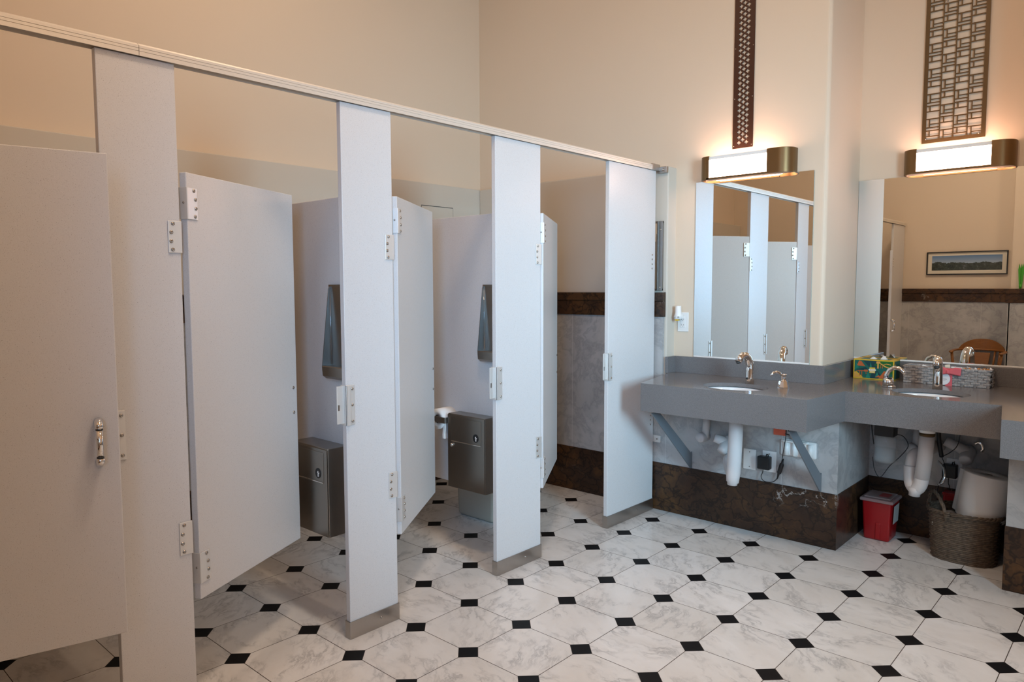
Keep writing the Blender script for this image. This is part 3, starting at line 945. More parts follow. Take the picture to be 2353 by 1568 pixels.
m.tube([(-0.018, 0, 0.030), (-0.014, 0, 0.060), (0.000, 0, 0.088), (0.022, 0, 0.103), (0.046, 0, 0.101), (0.064, 0, 0.088), (0.073, 0, 0.073)], [0.0125, 0.0115, 0.0115, 0.011, 0.0105, 0.010, 0.009], 'chrome', 16)
m.build('spout', r)
MB().lathe([(0.012, 0.048), (0.012, 0.052), (0.0, 0.053)], 'slot', 0.006, -0.012, seg=12).build('sensor', r)

# ------------------------------------------------------------------ mirrors, sconces, grilles
def wall_mirror(x0, x1, y, z0, z1, label):
    r = thing('wall_mirror', ((x0 + x1) / 2, y, z0), label, 'mirror', 'frameless mirrors over the counter')
    w = (x1 - x0) / 2
    MB().box(-w, w, -0.006, -0.001, 0.0, z1 - z0, 'mirror').build('glass', r)
    m = MB(); m.box(-w, w, -0.0075, 0.0, -0.0005, 0.0085, 'white_paint', 0.001)
    m.build('bottom_channel', r)
    m = MB(); m.box(-w - 0.0012, -w, -0.006, 0.0, 0.0, z1 - z0, 'mirror_edge'); m.box(w, w + 0.0012, -0.006, 0.0, 0.0, z1 - z0, 'mirror_edge')
    m.build('edge', r)
    return r
wall_mirror(0.087, 0.779, Y1, 0.958, 2.003, 'smaller frameless mirror above the first sink, reflecting the stalls')
wall_mirror(0.848, 1.815, Y2, 0.959, 1.992, 'larger frameless mirror in the recess, reflecting a framed picture')

def sconce(x0, x1, y, z0, z1, xa, xb, label):
    """half-stadium bronze band with a lit acrylic centre; open above and below"""
    D = 0.100
    r = thing('wall_sconce', ((x0 + x1) / 2, y, (z0 + z1) / 2), label, 'wall lamp', 'bronze vanity lamps over the mirrors')
    cx = (x0 + x1) / 2
    H = (z1 - z0) / 2
    w = (x1 - x0) / 2
    R = 0.075
    def cap(sgn, xin):
        xin = (xin - cx)
        out = [(sgn * w, 0.0), (sgn * w, -(D - R))]
        for k in range(1, 25):
            a = k / 24 * pi / 2
            out.append((sgn * (w - R + R * math.cos(a)), -(D - R) - R * math.sin(a)))
        out.append((xin, -D))
        inn = [(p[0] - sgn * 0.006 if abs(p[0]) > 0.01 else p[0], p[1]) for p in out]
        th = 0.006
        inn = [(sgn * (w - th), 0.0), (sgn * (w - th), -(D - R))]
        for k in range(1, 25):
            a = k / 24 * pi / 2
            inn.append((sgn * (w - R + (R - th) * math.cos(a)), -(D - R) - (R - th) * math.sin(a)))
        inn.append((xin, -D + th))
        MB().prism(out + inn[::-1], -H, H, 'z', 'bronze').build('end_cap', r)
    cap(-1, xa); cap(1, xb)
    m = MB()
    m.box(xa - cx + 0.0005, xb - cx - 0.0005, -D + 0.004, -D + 0.009, -H + 0.010, H - 0.022, 'diffuser')
    m.box(xa - cx - 0.02, xb - cx + 0.02, -D + 0.0095, -0.03, -H + 0.014, H - 0.014, 'diffuser', 0.004)
    m.build('diffuser', r)
    m = MB()
    m.box(xa - cx, xb - cx, -D, -D + 0.012, -H, -H + 0.0095, 'bronze', 0.001)
    m.box(xa - cx, xb - cx, -D + 0.004, -D + 0.007, H - 0.0215, H - 0.003, 'plastic_white', 0.0005)
    m.box(-w + 0.03, w - 0.03, -0.028, 0.0, -H + 0.012, H - 0.012, 'bronze', 0.001)
    m.build('back_plate', r)
    return r
sconce(0.140, 0.686, Y1, 1.999, 2.132, 0.197, 0.556, 'lit bronze wall lamp above the smaller mirror')
sconce(1.088, 1.605, Y2, 1.993, 2.124, 1.161, 1.507, 'lit bronze wall lamp above the larger mirror')

def clover_grille():
    xc, z0, z1 = 0.372, 2.172, 3.30
    r = thing('clover_grille', (xc, Y1, z0), 'tall narrow dark copper grille pierced with rows of clover holes', 'wall grille')
    W = 0.0605
    holes = []
    pitch = 0.0303
    dx = 0.0222
    def clover(cx, cz, R=0.0116):
        pts = []
        for q in range(4):
            a = q * pi / 2
            ax, az = math.cos(a), math.sin(a)
            bx, bz = -az, ax
            for (t1, t2) in ((0.36, -0.36), (0.85, -0.40), (1.05, 0.0), (0.85, 0.40)):
                pts.append((cx + R * (ax * t1 + bx * t2), cz + R * (az * t1 + bz * t2)))
        return pts
    n = int((z1 - z0 - 0.05) / pitch)
    for k in range(n):
        z = 0.030 + k * pitch
        holes.append(clover(-dx, z)); holes.append(clover(dx, z))
        if k < n - 1: holes.append(clover(0, z + pitch / 2))
    m = MB()
    m.prism([(-W, 0), (W, 0), (W, z1 - z0), (-W, z1 - z0)], -0.006, -0.003, 'y', 'rust', holes=holes)
    m.build('pierced_plate', r)
    m = MB()
    for z in (0.014, 0.28, 0.56, 0.84):
        for x in (-W + 0.008, W - 0.008): m.dome((x, -0.006, z), (0, -1, 0), 0.003, 'screw')
    for x in (-0.04, 0.04):
        for z in (0.012, 1.0): m.box(x - 0.004, x + 0.004, -0.0035, 0.0, z - 0.004, z + 0.004, 'screw')
    m.build('screw', r)
clover_grille()
def lattice_grille():
    xc, z0, z1 = 1.313, 2.162, 3.35
    r = thing('lattice_grille', (xc, Y2, z0), 'wide brass grille of interlocking rectangles above the larger mirror', 'wall grille')
    W = 0.1485; B = 0.0195
    H = z1 - z0
    ya, yb = -0.010, -0.006
    m = MB()
    m.box(-W, -W + B, ya, yb, 0, H, 'brass'); m.box(W - B, W, ya, yb, 0, H, 'brass')
    m.box(-W + B, W - B, ya, yb, 0, B, 'brass'); m.box(-W + B, W - B, ya, yb, H - B, H, 'brass')
    m.build('frame', r)
    cw = (2 * W - 2 * B) / 4
    b = 0.0058
    P = 0.1325
    m = MB()
    for c in range(1, 4):
        x = -W + B + c * cw
        m.box(x - b / 2, x + b / 2, ya, yb, B, H - B, 'brass')
    def bar(x0, x1, a0, a1):
        a0, a1 = max(a0, B), min(a1, H - B)
        if a1 > a0: m.box(x0, x1, ya, yb, a0, a1, 'brass')
    for c in range(4):
        x0 = -W + B + c * cw + (b / 2 if c else 0); x1 = -W + B + (c + 1) * cw - (b / 2 if c < 3 else 0)
        off = (0.028, 0.028 + P * 0.5, 0.028, 0.028 + P * 0.5)[c] - P
        xv = x0 + 0.013
        for k in range(-1, 10):
            t = off + (k + 1) * P          # top of the big open rectangle, going down
            zt = t
            bar(x0, x1, zt - 0.0285 - b, zt - 0.0285)
            a = zt - 0.0285 - b
            bar(xv, xv + b * 0.9, a - 0.040, a)
            bar(xv + b * 0.9, x1, a - 0.0225 - 0.0045, a - 0.0225)
            bar(x0, x1, a - 0.040 - 0.0055, a - 0.040)
            q = a - 0.0455 - 0.011
            bar(x0, x1, q - b, q)
            bar(xv, xv + b * 0.9, q - b - 0.0245, q - b)
            bar(x0, x1, q - b - 0.0245 - b, q - b - 0.0245)
    m.build('lattice', r)
    m = MB()
    for x, z in ((-W + 0.02, 0.022), (W - 0.03, 0.022), (-0.05, 0.74), (0.075, 0.76)): m.dome((x, ya, z), (0, -1, 0), 0.004, 'screw'); m.box(x - 0.004, x + 0.004, yb - 0.001, 0.0, z - 0.004, z + 0.004, 'screw')
    m.build('screw', r)
lattice_grille()

# ------------------------------------------------------------------ outlets
def outlet_plate(x, y, z, w, h, label, sockets=True, group=None, screws=True):
    r = thing('outlet_plate', (x, y, z), label, 'outlet', group)
    MB().box(-w / 2, w / 2, -0.006, 0, -h / 2, h / 2, 'plastic_white', 0.002).build('plate', r)
    if sockets:
        m = MB(); m.box(-0.017, 0.017, -0.0085, -0.006, -0.034, 0.034, 'plastic_white', 0.0015)
        for zz in (-0.018, 0.016):
            m.box(-0.008, -0.006, -0.0089, -0.0084, zz - 0.004, zz + 0.005, 'slot'); m.box(0.005, 0.007, -0.0089, -0.0084, zz - 0.003, zz + 0.004, 'slot')
            m.box(-0.0018, 0.0018, -0.0089, -0.0084, zz - 0.010, zz - 0.0065, 'slot')
        m.build('socket', r)
    if screws:
        m = MB()
        for zz in (-h * 0.36, h * 0.36): m.dome((0, -0.006, zz), (0, -1, 0), 0.0035, 'screw')
        m.build('screw', r)
    return r
outlet_plate(0.012, Y1, 1.168, 0.073, 0.118, 'white wall outlet between the wide pilaster and the smaller mirror', screws=False)
r = thing('air_freshener', (-0.004, Y1 - 0.0095, 1.205), 'white plug-in air freshener in the outlet left of the mirror', 'air freshener')
m = MB()
m.lathe([(0.020, -0.020), (0.024, -0.016), (0.024, 0.004), (0.019, 0.018), (0.018, 0.060), (0.016, 0.062), (0.0, 0.060)], 'plastic_white', 0, -0.026, seg=24)
m.box(-0.02, 0.02, -0.024, 0.0, -0.020, 0.010, 'plastic_white', 0.004)
m.build('body', r)
m = MB(); m.box(-0.011, 0.010, -0.047, -0.024, -0.029, -0.020, 'yellow', 0.003); m.build('scent_bottle', r)
m = MB()
for x in (-0.012, 0.014): m.dome((x, -0.049, -0.006), (0.2 * (1 if x > 0 else -1), -1, 0), 0.006, 'label', 12)
m.build('vent', r)

outlet_plate(0.505, 0.1995, 0.412, 0.074, 0.116, 'blank white cover plate on the marble under the first sink', sockets=False)
outlet_plate(0.618, 0.1995, 0.417, 0.078, 0.116, 'white outlet holding a black adapter under the first sink')
outlet_plate(1.406, 0.7345, 0.404, 0.074, 0.114, 'white outlet behind the paper towel roll under the second sink')

def adapter(x, y, z, label, cable, conn=None):
    r = thing('power_adapter', (x, y, z), label, 'power adapter', 'black plug-in power adapters')
    m = MB(); m.box(-0.034, 0.034, -0.045, -0.001, -0.038, 0.034, 'plastic_black', 0.006)
    m.tube([(0.008, -0.02, 0.034), (0.010, -0.02, 0.045), (0.018, -0.02, 0.045), (0.020, -0.02, 0.034)], 0.003, 'plastic_black', 8)
    m.build('body', r)
    m = MB(); m.tube(cable, 0.0022, 'plastic_black', 8); m.build('cable', r)
    if conn:
        m = MB(); m.tube(conn[0], conn[1], 'plastic_black', 10, flat=0.7); m.build('connector', r)
    return r
def smooth(pts, n=6):
    P = [Vector(p) for p in pts]; out = []
    for k in range(len(P) - 1):
        p0, p1, p2, p3 = P[max(k - 1, 0)], P[k], P[k + 1], P[min(k + 2, len(P) - 1)]
        for j in range(n):
            t = j / n
            out.append(0.5 * ((2 * p1) + (p2 - p0) * t + (2 * p0 - 5 * p1 + 4 * p2 - p3) * t * t + (3 * p1 - 3 * p2 + p3 - p0) * t ** 3))
    out.append(P[-1])
    return out
adapter(0.602, 0.191, 0.415, 'black power adapter plugged in under the first sink',
        smooth([(-0.008, -0.02, -0.036), (-0.010, -0.02, -0.058), (-0.018, -0.02, -0.085), (0.0, -0.02, -0.107), (0.045, -0.02, -0.104), (0.072, -0.02, -0.078), (0.083, -0.02, -0.045)]) +
        smooth([(0.098, -0.024, 0.03), (0.108, -0.04, 0.065), (0.122, -0.045, 0.15), (0.128, -0.045, 0.22)]),
        ([(0.072, -0.02, -0.082), (0.079, -0.02, -0.052), (0.082, -0.02, -0.045), (0.096, -0.02, 0.004), (0.099, -0.02, 0.010), (0.104, -0.02, 0.036)], [0.003, 0.007, 0.012, 0.012, 0.006, 0.003]))
adapter(1.392, 0.726, 0.40, 'black power adapter plugged in under the second sink',
        smooth([(-0.005, -0.02, -0.036), (-0.006, -0.02, -0.07), (0.0, -0.02, -0.085), (0.0, -0.02, -0.105)]))

# ridged white transformer housing and the small red tag under the counter
r = thing('junction_box', (0.779, 0.1995, 0.512), 'white ridged plastic box on the marble under the counter', 'junction box')
m = MB(); m.box(-0.095, 0.095, -0.012, 0.0, -0.045, 0.045, 'plastic_white', 0.01, 3); m.build('base', r)
m = MB()
for k in range(4):
    x = -0.062 + k * 0.042
    m.tube([(x, -0.016, -0.040), (x, -0.016, 0.032)], 0.013, 'plastic_white', 14)
m.build('rib', r)
m = MB(); m.box(-0.085, 0.05, -0.036, -0.008, 0.034, 0.042, 'plastic_white', 0.003); m.build('ledge', r)
m = MB(); m.tube(smooth([(-0.055, -0.02, 0.095), (-0.035, -0.02, 0.07), (-0.015, -0.02, 0.052), (0.02, -0.02, 0.045)]), 0.005, 'plastic_black', 8)
m.tube(smooth([(-0.07, -0.02, 0.075), (-0.03, -0.02, 0.068), (-0.02, -0.02, 0.06)]), 0.003, 'plastic_black', 8); m.build('cable_clip', r)
m = MB(); m.box(-0.033, 0.033, -0.008, 0.0, -0.020, 0.10, 'red_orange', 0.002)
o = m.build('warning_tag', org=None); o.location = (0.672, 0.1985, 0.592)
tag(o, 'small red orange tag on the wall under the counter', 'tag')

# ------------------------------------------------------------------ plumbing
def plumbing(cx, cy, top, label, parts):
    r = thing('drain_pipe', (cx, cy, 0.30), label, 'drain pipe', 'white covered drain pipes')
    for name, mb in parts: mb.build(name, r)
    return r
# first sink: straight white cover running down, trap and elbow behind
m = MB()
m.tube([(0.008, 0, 0.375), (0.006, 0, 0.30), (0.0, 0, 0.15), (-0.002, 0, 0.095), (-0.004, 0, 0.085), (-0.006, 0, 0.045), (-0.007, 0, 0.040), (-0.008, 0, 0.028)], [0.0365, 0.037, 0.037, 0.036, 0.036, 0.033, 0.027, 0.0265], 'pvc', 24)
mb = MB(); mb.lathe([(0.034, 0.3752), (0.038, 0.3755), (0.038, 0.379), (0.020, 0.380)], 'brass', 0.008, 0, seg=24)
m2 = MB()
m2.tube(smooth([(0.0, 0.0, 0.080), (-0.03, 0.05, 0.066), (-0.075, 0.11, 0.085), (-0.105, 0.155, 0.115), (-0.118, 0.20, 0.115), (-0.12, 0.278, 0.112)]), [0.031] * 31, 'pvc', 20)
plumbing(0.541, -0.08, 0.7, 'white covered drain pipe hanging below the first sink', [('tail_cover', m), ('collar', mb), ('trap', m2)])
# second sink: U-shaped trap
m = MB()
m.tube([(0.022, 0, 0.338), (0.018, 0, 0.25), (0.006, 0, 0.12)], [0.0345, 0.0345, 0.0345], 'pvc', 24)
m.tube(smooth([(0.006, 0, 0.13), (0.0, 0, 0.09), (-0.018, 0.005, 0.063), (-0.040, 0.02, 0.075), (-0.052, 0.035, 0.11), (-0.055, 0.045, 0.165)]), 0.0335, 'pvc', 22)
m.tube([(-0.020, 0.0, 0.07), (-0.023, 0.0, 0.045), (-0.024, 0, 0.040), (-0.025, 0, 0.026)], [0.032, 0.031, 0.0265, 0.026], 'pvc', 22)
m2 = MB()
m2.tube(smooth([(-0.055, 0.045, 0.160), (-0.05, 0.07, 0.215), (-0.03, 0.13, 0.225), (0.0, 0.388, 0.222)]), 0.0305, 'pvc', 20)
mb = MB(); mb.lathe([(0.0345, 0.3385), (0.036, 0.340), (0.036, 0.352), (0.033, 0.355)], 'brass', 0.022, 0, seg=24); mb.lathe([(0.036, 0.3555), (0.039, 0.378), (0.02, 0.379)], 'porcelain', 0.022, 0, seg=24)
plumbing(1.332, 0.345, 0.7, 'white U-shaped trap hanging below the second sink', [('tail_cover', m), ('trap_arm', m2), ('collar', mb)])

def supply(loc, label, handle=True, run=None):
    r = thing('supply_valve', loc, label, 'water valve', 'white covered supply valves')
    m = MB()
    for path, rad in run: m.tube(path, rad, 'pvc', 20)
    m.build('valve_cover', r)
    if handle:
        m = MB()
        m.tube(smooth([(0.030, -0.04, 0.052), (0.048, -0.04, 0.062), (0.062, -0.04, 0.050), (0.066, -0.04, 0.030), (0.058, -0.04, 0.018)]), 0.006, 'chrome', 10, flat=1.6)
        m.build('handle', r)
    return r
supply((0.235, 0.199, 0.509), 'white capped supply valve next to the left bracket', False,
       [([(0, 0, 0), (0, -0.075, 0), (0, -0.083, 0)], [0.029, 0.029, 0.026]), ([(0.012, -0.035, 0), (0.025, -0.04, 0.13)], [0.021, 0.021])])
supply((0.385, 0.199, 0.49), 'white branching supply valve with a chrome lever under the first sink', True,
       [([(0, 0, 0.01), (0, -0.03, 0.01), (-0.004, -0.085, -0.032), (-0.006, -0.095, -0.040)], [0.034, 0.036, 0.030, 0.027]),
        ([(0.0, -0.04, 0.005), (-0.055, -0.07, 0.028), (-0.062, -0.074, 0.030)], [0.030, 0.025, 0.024])])
supply((1.213, 0.7345, 0.496), 'white capped supply valve left of the second trap', False,
       [([(0, 0, 0), (0, -0.075, 0), (0, -0.083, 0)], [0.031, 0.031, 0.028]), ([(0.012, -0.035, 0), (0.02, -0.04, 0.13)], [0.020, 0.020])])
supply((1.47, 0.7345, 0.51), 'white branching supply valve above the paper towel roll', True,
       [([(0, 0, 0.0), (0, -0.03, 0.0), (0.0, -0.085, -0.028), (0.0, -0.095, -0.034)], [0.034, 0.036, 0.031, 0.029]),
        ([(0.0, -0.045, 0.005), (-0.085, -0.06, 0.045), (-0.10, -0.062, 0.052)], [0.028, 0.025, 0.025])])
m = MB(); m.tube(smooth([(1.375, 0.48, 0.70), (1.37, 0.52, 0.60), (1.378, 0.56, 0.50)]), 0.011, 'plastic_black', 10)
m.tube(smooth([(1.378, 0.56, 0.50), (1.385, 0.62, 0.42), (1.34, 0.70, 0.30), (1.335, 0.715, 0.20)]), 0.002, 'plastic_black', 6)
m.tube(smooth([(1.378, 0.56, 0.50), (1.41, 0.6, 0.52), (1.44, 0.62, 0.57), (1.45, 0.62, 0.70)]), 0.002, 'plastic_black', 6)
o = m.build('sensor_cable', org=(1.375, 0.52, 0.6)); tag(o, 'black sensor cable hanging beside the second drain pipe', 'cable')
m = MB(); m.tube(smooth([(1.352, 0.62, 0.46), (1.378, 0.60, 0.44), (1.392, 0.58, 0.40), (1.385, 0.57, 0.36), (1.365, 0.58, 0.345)]), 0.006, 'chrome', 10)
o = m.build('supply_hose', org=(1.37, 0.6, 0.4)); tag(o, 'bent chrome hose behind the second drain pipe', 'hose')

# automatic soap unit under the second sink: black motor box and clear bottle
r = thing('soap_reservoir', (1.125, 0.50, 0.44), 'black soap dispenser motor with a clear bottle under the counter', 'soap dispenser')
MB().box(-0.048, 0.048, -0.04, 0.04, 0.145, 0.255, 'plastic_black', 0.004).build('motor_box', r)
m = MB()
m.lathe([(0.0, 0.002), (0.8, 0.0), (0.95, 0.010), (1.0, 0.03), (0.93, 0.06), (1.0, 0.09), (0.93, 0.115), (0.95, 0.130), (0.6, 0.146)], 'clear', seg=28, sx=0.055, sy=0.045)
m.build('bottle', r)
m = MB(); m.lathe([(0.0, 0.006), (0.78, 0.004), (0.9, 0.012), (0.94, 0.03), (0.88, 0.06), (0.92, 0.075), (0.0, 0.076)], 'soap', seg=28, sx=0.055, sy=0.045)
m.build('liquid', r)
m = MB()
m.tube(smooth([(0.048, 0.02, 0.155), (0.075, 0.05, 0.14), (0.095, 0.06, 0.09), (0.06, 0.05, 0.03), (0.02, 0.02, -0.02), (-0.02, 0.0, -0.085), (-0.05, 0.0, -0.05), (-0.062, 0.0, 0.02)]), 0.002, 'plastic_black', 6)
m.tube(smooth([(-0.075, 0.0, 0.25), (-0.070, 0.0, 0.17), (-0.058, 0.0, 0.09)]), 0.003, 'plastic_black', 6)
m.build('cable', r)

# ------------------------------------------------------------------ on the counter
def tissue_box():
    x0, x1, yf, yb, h = 0.889, 1.102, 0.700, 0.817, 0.112
    r = thing('tissue_box', (x0, yf, ZC), 'green illustrated tissue box with yellow edges in the counter corner', 'tissue box', rotz=math.radians(0))
    W, D = x1 - x0, yb - yf
    MB().box(0, W, 0, D, 0.0005, h, 'yellow', 0.001).build('carton', r)
    m = MB(); y = -0.0004; e = 0.006
    lay = [0]
    def P(pts, mm):
        lay[0] += 1
        yy = -0.0003 - lay[0] * 0.00005
        m.poly([(a * (W - 2 * e) + e, yy, b * (h - 2 * e) + e) for a, b in pts], mm)
    P([(0, 0), (1, 0), (1, 1), (0, 1)], 'teal')
    P([(0.22, 1), (0.45, 0.5), (0.75, 0.75), (0.72, 1)], 'teal_dark')
    P([(0.50, 0.75), (0.62, 0.70), (0.85, 0.62), (1, 0.75), (1, 1), (0.66, 1)], 'green')
    P([(0.42, 0), (0.48, 0.42), (0.62, 0.42), (0.72, 0.15), (0.6, 0)], 'teal_dark')
    P([(0.05, 0.45), (0.30, 0.62), (0.36, 0.52), (0.25, 0.44)], 'teal_dark')
    P([(0.30, 0), (0.36, 0.38), (0.43, 0)], 'teal_light')
    P([(0.0, 0.45), (0.04, 0.86), (0.12, 0.58)], 'teal_light')
    P([(0.40, 0.62), (0.43, 0.92), (0.46, 0.62)], 'teal_light')
    P([(0.55, 0.1), (0.60, 0.40), (0.65, 0.1)], 'teal_light')
    P([(0.78, 0.35), (0.92, 0.62), (1, 0.5), (1, 0.3)], 'green')
    P([(0.07, 0.72), (0.12, 0.97), (0.18, 0.95), (0.29, 0.66), (0.09, 0.68)], 'orange')
    P([(0.55, 0.07), (0.64, 0.20), (0.72, 0.10)], 'orange')
    P([(0.64, 0.02), (0.78, 0.46), (0.83, 0.42), (0.90, 0.02)], 'orange')
    P([(0.0, 0.0), (0.22, 0.0), (0.06, 0.32), (0.0, 0.32)], 'tan')
    P([(0.02, 0.33), (0.06, 0.35), (0.24, 0.02), (0.18, 0.02)], 'yellow')
    P([(0.02, 0.36), (0.12, 0.42), (0.30, 0.43), (0.30, 0.39), (0.12, 0.37)], 'orange')
    P([(0.26, 0.36), (0.36, 0.36), (0.36, 0.47), (0.26, 0.47)], 'orange')
    P([(0.31, 0.36), (0.30, 0.24), (0.33, 0.24)], 'orange')
    for a in (0.13, 0.19): P([(a, 0.10), (a + 0.02, 0.10), (a + 0.02, 0.38), (a, 0.38)], 'orange')
    P([(0.57, 0.86), (0.58, 0.98), (0.67, 0.98), (0.69, 0.86)], 'tan')
    P([(0.60, 0.58), (0.64, 0.58), (0.64, 0.88), (0.60, 0.88)], 'tan')
    P([(0.66, 0.86), (0.80, 0.68), (0.99, 0.56), (0.99, 0.62), (0.82, 0.73), (0.70, 0.88)], 'tan')
    P([(0.72, 0.80), (0.84, 0.88), (0.96, 0.84), (0.95, 0.80), (0.84, 0.84)], 'tan')
    for a in (0.68, 0.73): P([(a, 0.60), (a + 0.015, 0.60), (a + 0.015, 0.78), (a, 0.80)], 'orange')
    P([(0.40, 0.30), (0.55, 0.30), (0.55, 0.62), (0.40, 0.62)], 'yellow')
    P([(0.375, 0.48), (0.40, 0.42), (0.55, 0.42), (0.575, 0.48), (0.55, 0.54), (0.40, 0.54)], 'paper')
    P([(0.42, 0.345), (0.53, 0.345), (0.53, 0.375), (0.42, 0.375)], 'paper')
    for k in range(6): P([(0.41 + k * 0.024, 0.455), (0.425 + k * 0.024, 0.455), (0.425 + k * 0.024, 0.505), (0.41 + k * 0.024, 0.505)], 'yellow')
    # right end, plain version of the same art
    def Q(pts, mm):
        lay[0] += 1
        xx = W + 0.0003 + lay[0] * 0.00002
        m.poly([(xx, a * (D - 2 * e) + e, b * (h - 2 * e) + e) for a, b in pts], mm)
    Q([(0, 0), (1, 0), (1, 1), (0, 1)], 'teal')
    Q([(0.2, 0.0), (0.4, 0.7), (0.7, 0.5), (0.8, 0)], 'teal_dark')
    Q([(0.1, 0.6), (0.2, 0.9), (0.35, 0.6)], 'tan')
    m.build('artwork', r)
    m = MB(); m.poly([(0.03, 0.02, h + 0.0003), (W - 0.03, 0.02, h + 0.0003), (W - 0.03, D - 0.02, h + 0.0003), (0.03, D - 0.02, h + 0.0003)], 'teal')
    m.build('top_art', r)
    m = MB()
    for cx, hh in ((0.090, 0.012), (0.145, 0.020)):
        b = [(cx - 0.016, 0.045), (cx + 0.016, 0.045), (cx + 0.018, 0.072), (cx - 0.013, 0.072)]
        tp = [(cx - 0.008, 0.055), (cx + 0.010, 0.050), (cx + 0.006, 0.060), (cx - 0.004, 0.066)]
        for k in range(4):
            k2 = (k + 1) % 4
            m.poly([(b[k][0], b[k][1], h), (b[k2][0], b[k2][1], h), (tp[k2][0], tp[k2][1], h + hh * (1 if k2 % 2 else 0.75)), (tp[k][0], tp[k][1], h + hh * (1 if k % 2 else 0.75))], 'paper')
        m.poly([(q[0], q[1], h + hh * (1 if k % 2 else 0.75)) for k, q in enumerate(tp)], 'paper')
    m.build('tissue', r)
tissue_box()

